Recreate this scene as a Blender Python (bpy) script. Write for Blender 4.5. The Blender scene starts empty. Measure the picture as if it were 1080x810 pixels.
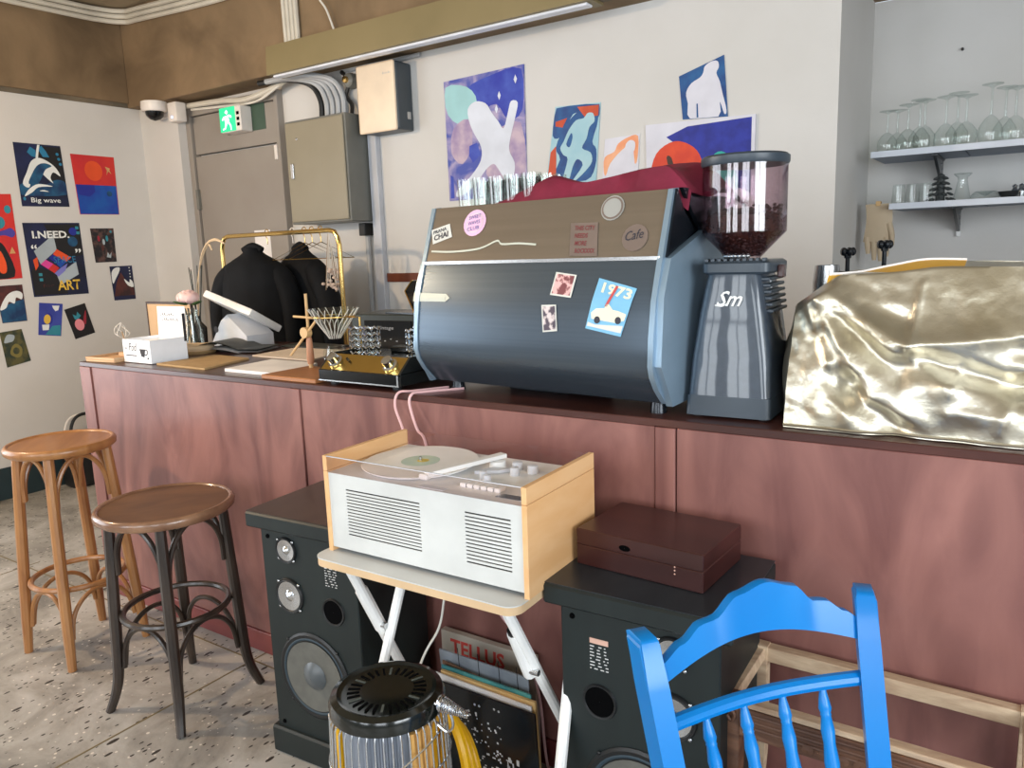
import bpy, bmesh, math, random
from math import sin, cos, pi, radians, atan2, sqrt, hypot
from mathutils import Vector, Matrix, noise
from mathutils.geometry import delaunay_2d_cdt

# ------------------------------------------------------------------ camera
scn = bpy.context.scene
COL = scn.collection
yaw, pit, rol = radians(34.1), radians(9.9), radians(2.0)
F = Vector((-sin(yaw)*cos(pit), cos(yaw)*cos(pit), -sin(pit)))
R0 = F.cross(Vector((0, 0, 1))).normalized(); U0 = R0.cross(F)
RR = cos(rol)*R0 - sin(rol)*U0; UU = sin(rol)*R0 + cos(rol)*U0
cam_d = bpy.data.cameras.new('camera'); cam = bpy.data.objects.new('camera', cam_d); COL.objects.link(cam)
cam_d.sensor_width = 36.0; cam_d.lens = 810.0/1080.0*36.0; cam_d.clip_start = 0.05
cam.matrix_world = Matrix(((RR.x, UU.x, -F.x, 0), (RR.y, UU.y, -F.y, 0), (RR.z, UU.z, -F.z, 1.5), (0, 0, 0, 1)))
scn.camera = cam
# ------------------------------------------------------------------ world and daylight
w = bpy.data.worlds.new('sky'); scn.world = w; w.use_nodes = True
bgn = w.node_tree.nodes['Background']; bgn.inputs[0].default_value = (0.80, 0.88, 1.0, 1); bgn.inputs[1].default_value = 1.2
def area(name, loc, rot, sx, sy, power, col):
    l = bpy.data.lights.new(name, 'AREA'); l.shape = 'RECTANGLE'; l.size = sx; l.size_y = sy; l.energy = power; l.color = col
    o = bpy.data.objects.new(name, l); COL.objects.link(o); o.location = loc; o.rotation_euler = rot; return o
DAY = (0.90, 0.96, 1.0)
# daylight outside the window openings: left wall, and two in the wall behind the camera
area('daylight_left', (-5.72, -0.55, 1.45), (0, -pi/2, 0), 2.0, 3.2, 82, DAY)
area('daylight_front_a', (-2.75, -2.86, 1.85), (pi/2, 0, 0), 1.1, 2.2, 44, DAY)
area('daylight_front_b', (-1.15, -2.86, 1.85), (pi/2, 0, 0), 1.1, 2.2, 48, DAY)
area('daylight_front_c', (1.2, -2.86, 1.85), (pi/2, 0, 0), 1.8, 2.2, 66, DAY)
area('daylight_right', (2.96, -0.35, 1.7), (0, pi/2, 0), 2.0, 2.6, 145, DAY)
scn.view_settings.view_transform = 'Standard'; scn.view_settings.look = 'None'
scn.view_settings.gamma = 1.0; scn.view_settings.use_curve_mapping = False
scn.view_settings.exposure = 0.22
random.seed(7)

# ------------------------------------------------------------------ materials
def lin(c):
    def f(v):
        v /= 255.0
        return v/12.92 if v <= 0.04045 else ((v+0.055)/1.055)**2.4
    return (f(c[0]), f(c[1]), f(c[2]), 1)
MATS = {}
def mat(name, c, rough=0.5, metal=0.0, c2=None, scale=6, stretch=(1, 1, 1), bump=0.0, bscale=None, lo=0.35, hi=0.65, coat=0, emit=0, spec=0.5, detail=5, dist=0.0, crough=0.15):
    m = bpy.data.materials.new(name); m.use_nodes = True; nt = m.node_tree; N = nt.nodes; L = nt.links
    p = N['Principled BSDF']; p.inputs['Roughness'].default_value = rough; p.inputs['Metallic'].default_value = metal
    p.inputs['Coat Weight'].default_value = coat; p.inputs['Coat Roughness'].default_value = crough; p.inputs['Specular IOR Level'].default_value = spec
    p.inputs['Base Color'].default_value = lin(c)
    tc = N.new('ShaderNodeTexCoord'); mp = N.new('ShaderNodeMapping'); mp.inputs['Scale'].default_value = stretch
    L.new(tc.outputs['Object'], mp.inputs['Vector'])
    if c2 is None: c2 = tuple(min(255, v*1.06+2) for v in c)
    nz = N.new('ShaderNodeTexNoise'); nz.inputs['Scale'].default_value = scale; nz.inputs['Detail'].default_value = detail; nz.inputs['Distortion'].default_value = dist
    L.new(mp.outputs[0], nz.inputs['Vector'])
    cr = N.new('ShaderNodeValToRGB'); cr.color_ramp.elements[0].position = lo; cr.color_ramp.elements[1].position = hi
    cr.color_ramp.elements[0].color = lin(c); cr.color_ramp.elements[1].color = lin(c2)
    L.new(nz.outputs['Fac'], cr.inputs['Fac']); L.new(cr.outputs['Color'], p.inputs['Base Color'])
    if bump:
        b = N.new('ShaderNodeBump'); b.inputs['Strength'].default_value = bump; b.inputs['Distance'].default_value = 0.01
        n2 = N.new('ShaderNodeTexNoise'); n2.inputs['Scale'].default_value = bscale or scale*4; n2.inputs['Detail'].default_value = 4
        L.new(mp.outputs[0], n2.inputs['Vector']); L.new(n2.outputs['Fac'], b.inputs['Height']); L.new(b.outputs['Normal'], p.inputs['Normal'])
    if emit:
        p.inputs['Emission Color'].default_value = lin(c); p.inputs['Emission Strength'].default_value = emit
    MATS[name] = m; return m
def clear(name, tint, gl=0.06, rough=0.02, ior=1.45, edge=None):
    """thin clear glass or acrylic: a tinted transparent sheet with a Fresnel gloss"""
    m = bpy.data.materials.new(name); m.use_nodes = True; nt = m.node_tree; N = nt.nodes; L = nt.links
    N.remove(N['Principled BSDF']); out = N['Material Output']
    t = N.new('ShaderNodeBsdfTransparent'); t.inputs[0].default_value = lin(tint)
    g = N.new('ShaderNodeBsdfGlossy'); g.inputs['Roughness'].default_value = rough
    lw = N.new('ShaderNodeLayerWeight'); lw.inputs['Blend'].default_value = 0.45
    if edge:
        tm = N.new('ShaderNodeMixRGB'); tm.inputs[1].default_value = lin(tint); tm.inputs[2].default_value = lin(edge)
        pe = N.new('ShaderNodeMath'); pe.operation = 'POWER'; pe.inputs[1].default_value = 2.5; L.new(lw.outputs['Facing'], pe.inputs[0]); L.new(pe.outputs[0], tm.inputs[0]); L.new(tm.outputs[0], t.inputs[0])
    mr = N.new('ShaderNodeMapRange'); mr.inputs['From Min'].default_value = 0; mr.inputs['From Max'].default_value = 1
    mr.inputs['To Min'].default_value = gl; mr.inputs['To Max'].default_value = 0.6
    pw = N.new('ShaderNodeMath'); pw.operation = 'POWER'; pw.inputs[1].default_value = 3.0; L.new(lw.outputs['Facing'], pw.inputs[0]); L.new(pw.outputs[0], mr.inputs['Value'])
    mx = N.new('ShaderNodeMixShader'); L.new(mr.outputs[0], mx.inputs[0]); L.new(t.outputs[0], mx.inputs[1]); L.new(g.outputs[0], mx.inputs[2])
    L.new(mx.outputs[0], out.inputs['Surface']); MATS[name] = m; return m

mat('wall', (213, 211, 208), 0.85, c2=(207, 205, 201), scale=2.0, bump=0.06, bscale=60)
mat('concrete', (98, 80, 58), 0.85, c2=(146, 122, 92), scale=2.2, bump=0.25, bscale=14, lo=0.3, hi=0.7, dist=0.6, detail=8)
mat('wallgrey', (150, 152, 154), 0.85, c2=(140, 142, 144), scale=2)
mat('ceiling_concrete', (150, 134, 110), 0.85, c2=(172, 156, 130), scale=2.2, lo=0.3, hi=0.7, dist=0.6)
mat('plaster_dark', (96, 88, 74), 0.9, c2=(120, 108, 90), scale=5, bump=0.2)
mat('baseboard', (34, 52, 58), 0.5)
mat('doorgrey', (146, 138, 130), 0.55, c2=(152, 145, 137), scale=3)
mat('steelgrey', (140, 132, 112), 0.45, c2=(146, 138, 118), scale=3)
mat('steelside', (110, 110, 104), 0.45)
mat('olive', (126, 113, 78), 0.5, c2=(136, 122, 86), scale=2)
mat('counter_wood', (108, 67, 63), 0.42, c2=(154, 106, 97), scale=3.4, stretch=(1.7, 1.7, 0.6), lo=0.28, hi=0.76, dist=1.6, detail=9, bump=.05, bscale=40)
mat('counter_top', (62, 36, 32), 0.28, c2=(82, 48, 42), scale=5, stretch=(0.5, 3, 3))
mat('counter_skirt', (112, 52, 52), 0.4, c2=(132, 66, 62), scale=5, stretch=(.6, 2, 2))
mat('brownstrip', (104, 52, 34), 0.4, c2=(120, 62, 40), scale=6, stretch=(.3, 2, 2))
mat('oak', (146, 96, 54), 0.36, c2=(170, 120, 72), scale=9, stretch=(2, 2, 0.5), coat=0.2, dist=.6)
mat('oakseat', (140, 94, 52), 0.42, c2=(164, 116, 68), scale=7, stretch=(2.5, .5, 1), coat=0.25, dist=.5)
mat('walnut', (38, 30, 26), 0.32, c2=(60, 48, 40), scale=12, stretch=(2, 2, .4), coat=0.2)
mat('walnutseat', (88, 58, 36), 0.5, c2=(112, 78, 50), scale=6, stretch=(.7, 2.0, 1), coat=0.0, dist=.5)
mat('walnutrim', (98, 66, 50), 0.25, c2=(148, 112, 86), scale=9, coat=0.3)
mat('speaker', (17, 27, 28), 0.5, c2=(21, 32, 32), scale=20, stretch=(1, 1, .2))
mat('speakertop', (46, 38, 34), 0.35, c2=(58, 48, 42), scale=8, stretch=(2, .4, 1))
mat('speakertopblue', (38, 44, 50), 0.3, c2=(46, 52, 58), scale=8, stretch=(2, .4, 1))
mat('blackrubber', (20, 22, 24), 0.45)
mat('surround', (40, 56, 66), 0.6)
mat('cone', (94, 94, 89), 0.5, c2=(104, 104, 98), scale=30)
mat('dustcap', (84, 90, 94), 0.35)
mat('silver', (190, 192, 194), 0.25, 0.9)
mat('chrome', (215, 218, 222), 0.08, 1.0)
mat('blackhole', (4, 4, 5), 0.9, spec=0.05)
mat('whiteprint', (205, 205, 205), 0.6)
mat('pinkprint', (210, 168, 150), 0.6)
mat('beech', (222, 172, 118), 0.42, c2=(230, 186, 136), scale=7, stretch=(3, .6, 3), dist=.4)
mat('whitesteel', (198, 200, 198), 0.45)
mat('slot', (40, 40, 42), 0.8)
mat('deck', (222, 222, 222), 0.4)
mat('plasticwhite', (232, 232, 230), 0.3)
mat('vinylwhite', (240, 240, 238), 0.3)
mat('vinyllabel', (200, 214, 196), 0.5, c2=(186, 206, 196), scale=30)
mat('labelyellow', (214, 190, 90), 0.5)
mat('mdfedge', (206, 176, 138), 0.6)
mat('brownbox', (52, 24, 22), 0.33, c2=(68, 33, 30), scale=5, stretch=(.6, 2, 2), coat=.1)
mat('brass', (196, 160, 92), 0.28, 1.0)
mat('goldtube', (205, 174, 110), 0.25, 1.0)
mat('goldpanel', (206, 172, 96), 0.22, 1.0)
mat('bluepaint', (0, 114, 190), 0.3, c2=(0, 122, 198), scale=4, coat=.12, spec=.4)
mat('rawpine', (168, 140, 114), 0.7, c2=(206, 182, 152), scale=10, stretch=(.6, 2.5, 2.5), bump=.2, dist=.8)
mat('darkcarved', (84, 56, 42), 0.55, c2=(122, 86, 64), scale=9, stretch=(.4, 2, 3), bump=.25, dist=.8)
mat('heaterlid', (14, 18, 15), 0.16, coat=.5)
mat('heaterslot', (70, 76, 72), 0.6)
mat('aluminium', (196, 200, 208), 0.4, 0.45, c2=(172, 178, 188), scale=20, stretch=(6, 6, .3))
mat('yellowpipe', (232, 176, 20), 0.3, coat=.2)
mat('rope', (202, 154, 86), 0.7)
mat('cardboardgrey', (188, 178, 164), 0.8)
mat('redprint', (206, 74, 66), 0.6)
mat('greyphoto', (134, 144, 156), 0.5, c2=(166, 174, 184), scale=9)
mat('tealphoto', (34, 104, 122), 0.4, c2=(90, 168, 168), scale=8)
mat('sleevebrown', (104, 70, 52), 0.6, c2=(150, 122, 96), scale=20)
mat('sleevecream', (222, 184, 124), 0.55)
mat('sleeveblack', (20, 26, 32), 0.18, c2=(28, 36, 42), scale=5)
mat('machine_room_tint', (82, 94, 106), 0.27, 0.7, c2=(88, 100, 112), scale=30, stretch=(.05, 4, 4))  # plain steel; the dark blue of the reflected room is put into the colour
mat('machine_side', (136, 158, 176), 0.3, 0.5)
mat('machine_ceiling_tint', (138, 126, 112), 0.22, 0.6, c2=(144, 132, 118), scale=14, stretch=(.1, 4, 4))  # plain steel; the reflected brown ceiling is put into the colour
mat('machine_dark', (26, 30, 36), 0.2, 0.4)
mat('tape', (188, 192, 180), 0.4)
mat('redcloth', (108, 16, 44), 0.8, c2=(126, 24, 54), scale=14, bump=.15)
mat('grinder', (46, 57, 70), 0.42, c2=(52, 63, 76), scale=60, coat=.8, metal=.0, crough=.06)
mat('grinder_dark', (50, 60, 70), 0.38)
mat('beans', (56, 32, 26), 0.35, c2=(84, 50, 38), scale=60)
mat('goldcloth', (192, 184, 162), 0.36, 0.9, c2=(212, 207, 192), scale=7, bump=.08, bscale=140)
mat('goldlining', (206, 160, 60), 0.55)
mat('cableblack', (22, 22, 22), 0.5)
mat('cablepink', (214, 172, 172), 0.4)
mat('cablewhite', (220, 216, 206), 0.45)
mat('conduit', (204, 198, 184), 0.5)
mat('conduitgrey', (168, 170, 172), 0.45)
mat('routerface', (226, 208, 184), 0.45)
mat('routerside', (58, 66, 72), 0.4)
mat('camwhite', (224, 218, 212), 0.35)
mat('exitgreen', (40, 190, 130), 0.4, emit=0.9)
mat('exitwhite', (225, 255, 240), 0.4, emit=0.9)
mat('exitback', (62, 84, 70), 0.5)
mat('led', (120, 170, 255), 0.4, emit=5)
mat('tubelamp', (222, 226, 236), 0.35)
mat('jacket', (10, 12, 16), 0.8, c2=(17, 20, 25), scale=9, bump=.5, bscale=9, spec=.25)
mat('paper', (232, 228, 226), 0.7)
mat('paperwarm', (216, 200, 182), 0.7)
mat('kraft', (172, 140, 96), 0.75, c2=(184, 152, 106), scale=30)
mat('boxwhite', (228, 230, 234), 0.55)
mat('ink', (40, 36, 40), 0.7)
mat('boardbrown', (186, 152, 112), 0.6)
mat('darkframe', (66, 52, 48), 0.5)
mat('trayw', (196, 156, 116), 0.6, c2=(208, 172, 132), scale=12, stretch=(.5, 3, 3))
mat('twig', (150, 124, 96), 0.7)
mat('wirewhite', (214, 208, 198), 0.4)
mat('rose', (232, 188, 184), 0.6, c2=(240, 206, 200), scale=20)
mat('leaf', (52, 84, 44), 0.5)
mat('stem', (44, 46, 40), 0.6)
mat('pampas', (196, 172, 140), 0.9)
mat('dovegrey', (200, 202, 208), 0.35)
mat('bookdark', (52, 54, 50), 0.5)
mat('dowelwood', (200, 164, 114), 0.55)
mat('grip', (176, 124, 92), 0.5)
mat('amberwood', (146, 92, 52), 0.4, c2=(170, 112, 68), scale=7, stretch=(.5, 3, 3))
mat('ampblack', (24, 26, 26), 0.14, coat=.4)
mat('unitgreen', (44, 50, 46), 0.35)
mat('unitglass', (14, 16, 18), 0.12)
mat('terrazzo_brass', (110, 96, 66), 0.45)
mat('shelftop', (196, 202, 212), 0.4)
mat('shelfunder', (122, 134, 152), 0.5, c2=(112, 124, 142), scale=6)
mat('bracket', (70, 72, 74), 0.35, .6)
mat('glovebeige', (186, 168, 142), 0.75)
mat('plantgrey', (66, 70, 70), 0.7)
mat('darkbowl', (34, 36, 38), 0.3)
mat('plasterpink', (206, 186, 172), 0.7)
mat('pipewall', (192, 196, 204), 0.45)
mat('bagblack', (24, 25, 27), 0.5)
mat('windowframe', (60, 62, 62), 0.5)
mat('lampshade', (40, 40, 40), 0.5)
mat('bulb', (255, 205, 150), 0.4, emit=12)
clear('glass', (250, 253, 252), 0.06, edge=(224, 230, 228))
clear('hopperglass', (240, 232, 236), 0.07, rough=0.04, edge=(186, 172, 180))
clear('acrylic', (252, 248, 248), 0.03, edge=(232, 222, 224))
clear('pane', (248, 250, 250), 0.04)

def floor_material():
    m = bpy.data.materials.new('terrazzo'); m.use_nodes = True; nt = m.node_tree; N = nt.nodes; L = nt.links; p = N['Principled BSDF']
    p.inputs['Roughness'].default_value = 0.42
    tc = N.new('ShaderNodeTexCoord')
    n1 = N.new('ShaderNodeTexNoise'); n1.inputs['Scale'].default_value = 2.6; n1.inputs['Detail'].default_value = 9; n1.inputs['Distortion'].default_value = 0.5; n1.inputs['Roughness'].default_value = .65
    L.new(tc.outputs['Object'], n1.inputs['Vector'])
    c1 = N.new('ShaderNodeValToRGB'); e = c1.color_ramp.elements
    e[0].position = .34; e[0].color = lin((112, 109, 105)); e[1].position = .6; e[1].color = lin((176, 173, 168))
    x = e.new(.47); x.color = lin((150, 146, 139))
    L.new(n1.outputs['Fac'], c1.inputs['Fac'])
    def chips(scale, thr, seed, st=(1, 1, 1), gate=.6):
        mp = N.new('ShaderNodeMapping'); mp.inputs['Location'].default_value = (seed, seed*1.7, 0); mp.inputs['Scale'].default_value = st; mp.inputs['Rotation'].default_value = (0, 0, seed)
        L.new(tc.outputs['Object'], mp.inputs['Vector'])
        v = N.new('ShaderNodeTexVoronoi'); v.inputs['Scale'].default_value = scale; v.voronoi_dimensions = '2D'
        L.new(mp.outputs[0], v.inputs['Vector'])
        sz = N.new('ShaderNodeSeparateColor'); L.new(v.outputs['Color'], sz.inputs[0])
        ml = N.new('ShaderNodeMath'); ml.operation = 'MULTIPLY'; ml.inputs[1].default_value = thr; gt = N.new('ShaderNodeMath'); gt.operation = 'GREATER_THAN'; gt.inputs[1].default_value = gate; L.new(sz.outputs[1], gt.inputs[0]); mg = N.new('ShaderNodeMath'); mg.operation = 'MULTIPLY'; L.new(sz.outputs[0], mg.inputs[0]); L.new(gt.outputs[0], mg.inputs[1]); L.new(mg.outputs[0], ml.inputs[0])
        lt = N.new('ShaderNodeMath'); lt.operation = 'LESS_THAN'; L.new(v.outputs['Distance'], lt.inputs[0]); L.new(ml.outputs[0], lt.inputs[1]); return lt
    a = chips(30, .26, .3, (1, .42, 1), .80); b = chips(64, .28, 1.4, (1, .5, 1), .74); c = chips(45, .25, 2.2, (1, 1, 1), .8)
    mx = N.new('ShaderNodeMath'); mx.operation = 'MAXIMUM'; L.new(a.outputs[0], mx.inputs[0]); L.new(b.outputs[0], mx.inputs[1])
    m1 = N.new('ShaderNodeMixRGB'); m1.inputs[2].default_value = lin((205, 198, 188)); L.new(c.outputs[0], m1.inputs[0]); L.new(c1.outputs[0], m1.inputs[1])
    m2 = N.new('ShaderNodeMixRGB'); m2.inputs[2].default_value = lin((44, 38, 34)); L.new(mx.outputs[0], m2.inputs[0]); L.new(m1.outputs[0], m2.inputs[1])
    L.new(m2.outputs[0], p.inputs['Base Color']); MATS['terrazzo'] = m
floor_material()

# ------------------------------------------------------------------ mesh helpers
def catmull(pts, n=6, closed=False):
    P = [Vector(p) for p in pts]; out = []; k = len(P)
    rng = range(k if closed else k-1)
    for i in rng:
        if closed: a, b, c, d = P[(i-1) % k], P[i], P[(i+1) % k], P[(i+2) % k]
        else: a, b, c, d = P[max(i-1, 0)], P[i], P[i+1], P[min(i+2, k-1)]
        for j in range(n):
            t = j/n
            out.append(0.5*((2*b)+(-a+c)*t+(2*a-5*b+4*c-d)*t*t+(-a+3*b-3*c+d)*t**3))
    if not closed: out.append(P[-1])
    return out
class MB:
    def __init__(s): s.bm = bmesh.new()
    def face(s, pts):
        vs = [s.bm.verts.new(p) for p in pts]
        try: return s.bm.faces.new(vs)
        except ValueError: return None
    def box(s, x0, x1, y0, y1, z0, z1, bev=0, M=None, seg=1):
        g = bmesh.ops.create_cube(s.bm, size=1.0); vs = g['verts']
        for v in vs:
            v.co = Vector(((x0+x1)/2+v.co.x*(x1-x0), (y0+y1)/2+v.co.y*(y1-y0), (z0+z1)/2+v.co.z*(z1-z0)))
        if bev:
            es = list({e for v in vs for e in v.link_edges})
            r = bmesh.ops.bevel(s.bm, geom=es, offset=bev, segments=seg, affect='EDGES', profile=0.6)
            vs = list({v for f in r['faces'] for v in f.verts} | {v for v in vs if v.is_valid})
        if M is not None:
            for v in vs: v.co = M @ v.co
        return s
    def prism(s, pts, axis, a, b, M=None, bev=0):
        def mk(p, t):
            if axis == 'x': q = Vector((t, p[0], p[1]))
            elif axis == 'y': q = Vector((p[0], t, p[1]))
            else: q = Vector((p[0], p[1], t))
            return q
        A = [s.bm.verts.new(mk(p, a)) for p in pts]; B = [s.bm.verts.new(mk(p, b)) for p in pts]; n = len(pts)
        fs = [s.bm.faces.new(A[::-1]), s.bm.faces.new(B)]
        for i in range(n): fs.append(s.bm.faces.new((A[i], A[(i+1) % n], B[(i+1) % n], B[i])))
        bmesh.ops.recalc_face_normals(s.bm, faces=fs)
        vs = A+B
        if bev:
            es = list({e for f in fs[:2] for e in f.edges})
            r = bmesh.ops.bevel(s.bm, geom=es, offset=bev, segments=2, affect='EDGES', profile=0.6)
            vs = list({v for f in r['faces'] for v in f.verts} | {v for v in vs if v.is_valid})
        if M is not None:
            for v in vs: v.co = M @ v.co
        return s
    def tube(s, pts, r, n=8, closed=False, cap=True, flat=1.0):
        P = [Vector(p) for p in pts]; k = len(P); rs = r if isinstance(r, (list, tuple)) else [r]*k
        if len(rs) != k:
            q = len(rs)-1; rs = [rs[min(int(i/(k-1)*q), q-1)]*(1-(i/(k-1)*q-min(int(i/(k-1)*q), q-1)))+rs[min(int(i/(k-1)*q), q-1)+1]*(i/(k-1)*q-min(int(i/(k-1)*q), q-1)) for i in range(k)]
        T = []
        for i in range(k):
            if closed: t = P[(i+1) % k]-P[(i-1) % k]
            else: t = P[min(i+1, k-1)]-P[max(i-1, 0)]
            T.append(t.normalized() if t.length > 1e-9 else Vector((0, 0, 1)))
        ref = Vector((0, 0, 1)) if abs(T[0].z) < .9 else Vector((1, 0, 0))
        u = T[0].cross(ref).normalized(); rings = []
        for i in range(k):
            u = (u-T[i]*u.dot(T[i])); u = u.normalized() if u.length > 1e-6 else T[i].orthogonal().normalized()
            v = T[i].cross(u)
            rings.append([s.bm.verts.new(P[i]+rs[i]*(cos(2*pi*j/n)*u+flat*sin(2*pi*j/n)*v)) for j in range(n)])
        m = k if closed else k-1
        for i in range(m):
            A, B = rings[i], rings[(i+1) % k]
            for j in range(n): s.bm.faces.new((A[j], A[(j+1) % n], B[(j+1) % n], B[j]))
        if cap and not closed:
            s.bm.faces.new(rings[0][::-1]); s.bm.faces.new(rings[-1])
        return s
    def lathe(s, prof, c=(0, 0, 0), n=24, M=None, sx=1, sy=1):
        rings = []
        for (r, z) in prof:
            if r < 1e-6: rings.append([s.bm.verts.new((c[0], c[1], c[2]+z))])
            else: rings.append([s.bm.verts.new((c[0]+sx*r*cos(2*pi*j/n), c[1]+sy*r*sin(2*pi*j/n), c[2]+z)) for j in range(n)])
        for A, B in zip(rings, rings[1:]):
            for j in range(n):
                k = (j+1) % n
                if len(A) == 1 and len(B) == 1: continue
                if len(A) == 1: s.bm.faces.new((A[0], B[k], B[j]))
                elif len(B) == 1: s.bm.faces.new((A[j], A[k], B[0]))
                else: s.bm.faces.new((A[j], A[k], B[k], B[j]))
        if M is not None:
            for R in rings:
                for v in R: v.co = M @ v.co
        return s
    def ell(s, c, rx, ry, rz, M=None, u=8, v=6):
        g = bmesh.ops.create_uvsphere(s.bm, u_segments=u, v_segments=v, radius=1.0)
        for q in g['verts']:
            q.co = Vector((q.co.x*rx, q.co.y*ry, q.co.z*rz))
            if M is not None: q.co = M @ q.co
            q.co += Vector(c)
        return s
    def grid(s, fn, nu, nv):
        V = [[s.bm.verts.new(fn(i/nu, j/nv)) for j in range(nv+1)] for i in range(nu+1)]
        for i in range(nu):
            for j in range(nv): s.bm.faces.new((V[i][j], V[i+1][j], V[i+1][j+1], V[i][j+1]))
        return V
    def build(s, name, m, parent=None, smooth=35, loc=None, rotz=0, recalc=False):
        if recalc: bmesh.ops.recalc_face_normals(s.bm, faces=s.bm.faces)
        me = bpy.data.meshes.new(name); s.bm.to_mesh(me); s.bm.free()
        me.materials.append(MATS[m] if isinstance(m, str) else m)
        if smooth:
            for p in me.polygons: p.use_smooth = True
            me.set_sharp_from_angle(angle=radians(smooth))
        o = bpy.data.objects.new(name, me); COL.objects.link(o)
        if parent: o.parent = parent
        if loc: o.location = loc
        if rotz: o.rotation_euler = (0, 0, rotz)
        return o
def tag(o, label, cat, group=None):
    o['label'] = label; o['category'] = cat
    if group: o['group'] = group
    return o
def struct(o): o['kind'] = 'structure'; return o
def thing(name, label, cat, loc=(0, 0, 0), rotz=0, group=None):
    o = bpy.data.objects.new(name, None); COL.objects.link(o); o.empty_display_size = .05
    o.location = loc; o.rotation_euler = (0, 0, rotz); return tag(o, label, cat, group)
def copy_tree(o, parent=None):
    c = o.copy(); COL.objects.link(c); c.parent = parent
    for ch in list(o.children): copy_tree(ch, c)
    return c
def RZ(a): return Matrix.Rotation(a, 4, 'Z')
def TR(x, y, z): return Matrix.Translation((x, y, z))
def AX(axis, a): return Matrix.Rotation(a, 4, axis)
def lettering(txt, o, xd, yd, w, h, m, parent, name='lettering', bold=0.0, lift=0.0, shear=0.0):
    """flat lettering: text fitted into a w x h box from corner o along xd, yd"""
    cu = bpy.data.curves.new('t', 'FONT'); cu.body = txt; cu.offset = bold; cu.shear = shear; cu.resolution_u = 2
    ob = bpy.data.objects.new('t', cu); COL.objects.link(ob)
    me = bpy.data.meshes.new_from_object(ob); bpy.data.objects.remove(ob); bpy.data.curves.remove(cu)
    xs = [v.co.x for v in me.vertices]; ys = [v.co.y for v in me.vertices]
    x0, x1, y0, y1 = min(xs), max(xs), min(ys), max(ys)
    xd = Vector(xd).normalized(); yd = Vector(yd).normalized(); n = xd.cross(yd); O = Vector(o)+n*lift
    for v in me.vertices:
        a = (v.co.x-x0)/(x1-x0)*w; b = (v.co.y-y0)/(y1-y0)*h; v.co = O+xd*a+yd*b
    me.name = name; me.materials.clear(); me.materials.append(MATS[m] if isinstance(m, str) else m)
    ob = bpy.data.objects.new(name, me); COL.objects.link(ob); ob.parent = parent; return ob
# ------------------------------------------------------------------ the room
LW, BW, AW, RW, FW, CEIL, BEAM = -5.5, 3.5, 4.25, 2.8, -2.7, 3.25, 2.6
fl = struct(MB().box(-5.65, RW+.12, FW-.12, AW+.15, -0.1, 0).build('floor', 'terrazzo'))
MB().box(-2.361, -2.355, FW, 1.731, -0.004, 0.0012).build('divider_strip', 'terrazzo_brass', fl)
MB().box(-5.5, 2.8, 1.660, 1.666, -0.004, 0.0013).build('divider_strip', 'terrazzo_brass', fl)
for x in (-4.15, -0.55, 1.25): MB().box(x-.003, x+.003, FW, 1.731, -0.004, 0.0012).build('divider_strip', 'terrazzo_brass', fl)
for y in (-1.9, -0.1): MB().box(-5.5, 2.8, y-.003, y+.003, -0.004, 0.0013).build('divider_strip', 'terrazzo_brass', fl)
struct(MB().box(-5.65, RW+.12, FW-.12, AW+.15, CEIL, CEIL+.12).build('ceiling', 'ceiling_concrete'))
m = MB(); x0, x1 = LW-.15, LW
m.box(x0, x1, FW-.12, -2.15, 0, CEIL).box(x0, x1, 1.05, 3.39, 0, CEIL).box(x0, x1, -2.15, 1.05, 0, .45).box(x0, x1, -2.15, 1.05, 2.45, CEIL)
wl = struct(m.build('wall_left', 'wall'))
struct(MB().box(LW-.15, -5.05, 3.39, 3.65, 0, BEAM).build('wall_pier', 'wall'))
struct(MB().box(-4.07, -0.706, BW, AW+.15, 0, BEAM).box(-5.05, -4.07, BW+.02, AW+.15, 0, BEAM).build('wall_back', 'wall'))
struct(MB().box(-0.706, RW, AW, AW+.15, 0, BEAM).build('wall_alcove', 'wall'))
struct(MB().box(RW, RW+.12, FW-.12, -1.65, 0, CEIL).box(RW, RW+.12, .95, AW+.15, 0, CEIL).box(RW, RW+.12, -1.65, .95, 0, .7).box(RW, RW+.12, -1.65, .95, 2.7, CEIL).build('wall_right', 'wallgrey'))
m = MB()
for q in (-1.65, -.375, .9): m.box(RW+.03, RW+.09, q, q+.05, .7, 2.7)
m.box(RW+.03, RW+.09, -1.65, .95, .7, .75).box(RW+.03, RW+.09, -1.65, .95, 2.65, 2.7); struct(m.build('window_5', 'windowframe'))
m = MB(); y0, y1 = FW-.12, FW; xs = [LW, -3.3, -2.2, -1.7, -0.6, RW]
for a, b in ((LW, -3.3), (-2.2, -1.7), (-.6, .3), (2.1, RW)): m.box(a, b, y0, y1, 0, CEIL)
for a, b in ((-3.3, -2.2), (-1.7, -.6), (.3, 2.1)): m.box(a, b, y0, y1, 0, .75).box(a, b, y0, y1, 2.95, CEIL)
struct(m.build('wall_front', 'wallgrey'))
for i, (a, b) in enumerate(((-3.3, -2.2), (-1.7, -.6), (.3, 2.1))):
    m = MB().box(a, a+.05, y0+.03, y1-.03, .75, 2.95).box(b-.05, b, y0+.03, y1-.03, .75, 2.95).box(a, b, y0+.03, y1-.03, .75, .8).box(a, b, y0+.03, y1-.03, 2.9, 2.95)
    m.box((a+b)/2-.025, (a+b)/2+.025, y0+.03, y1-.03, .75, 2.95).box(a, b, y0+.03, y1-.03, 1.8, 1.84)
    wf = struct(m.build('window_%d' % (i+1), 'windowframe'))
m = MB(); a, b = -2.15, 1.05
for q in (a, -1.08, -.02, b-.05): m.box(LW-.12, LW-.05, q, q+.05, .45, 2.45)
m.box(LW-.12, LW-.05, a, b, .45, .5).box(LW-.12, LW-.05, a, b, 2.4, 2.45)
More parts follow.
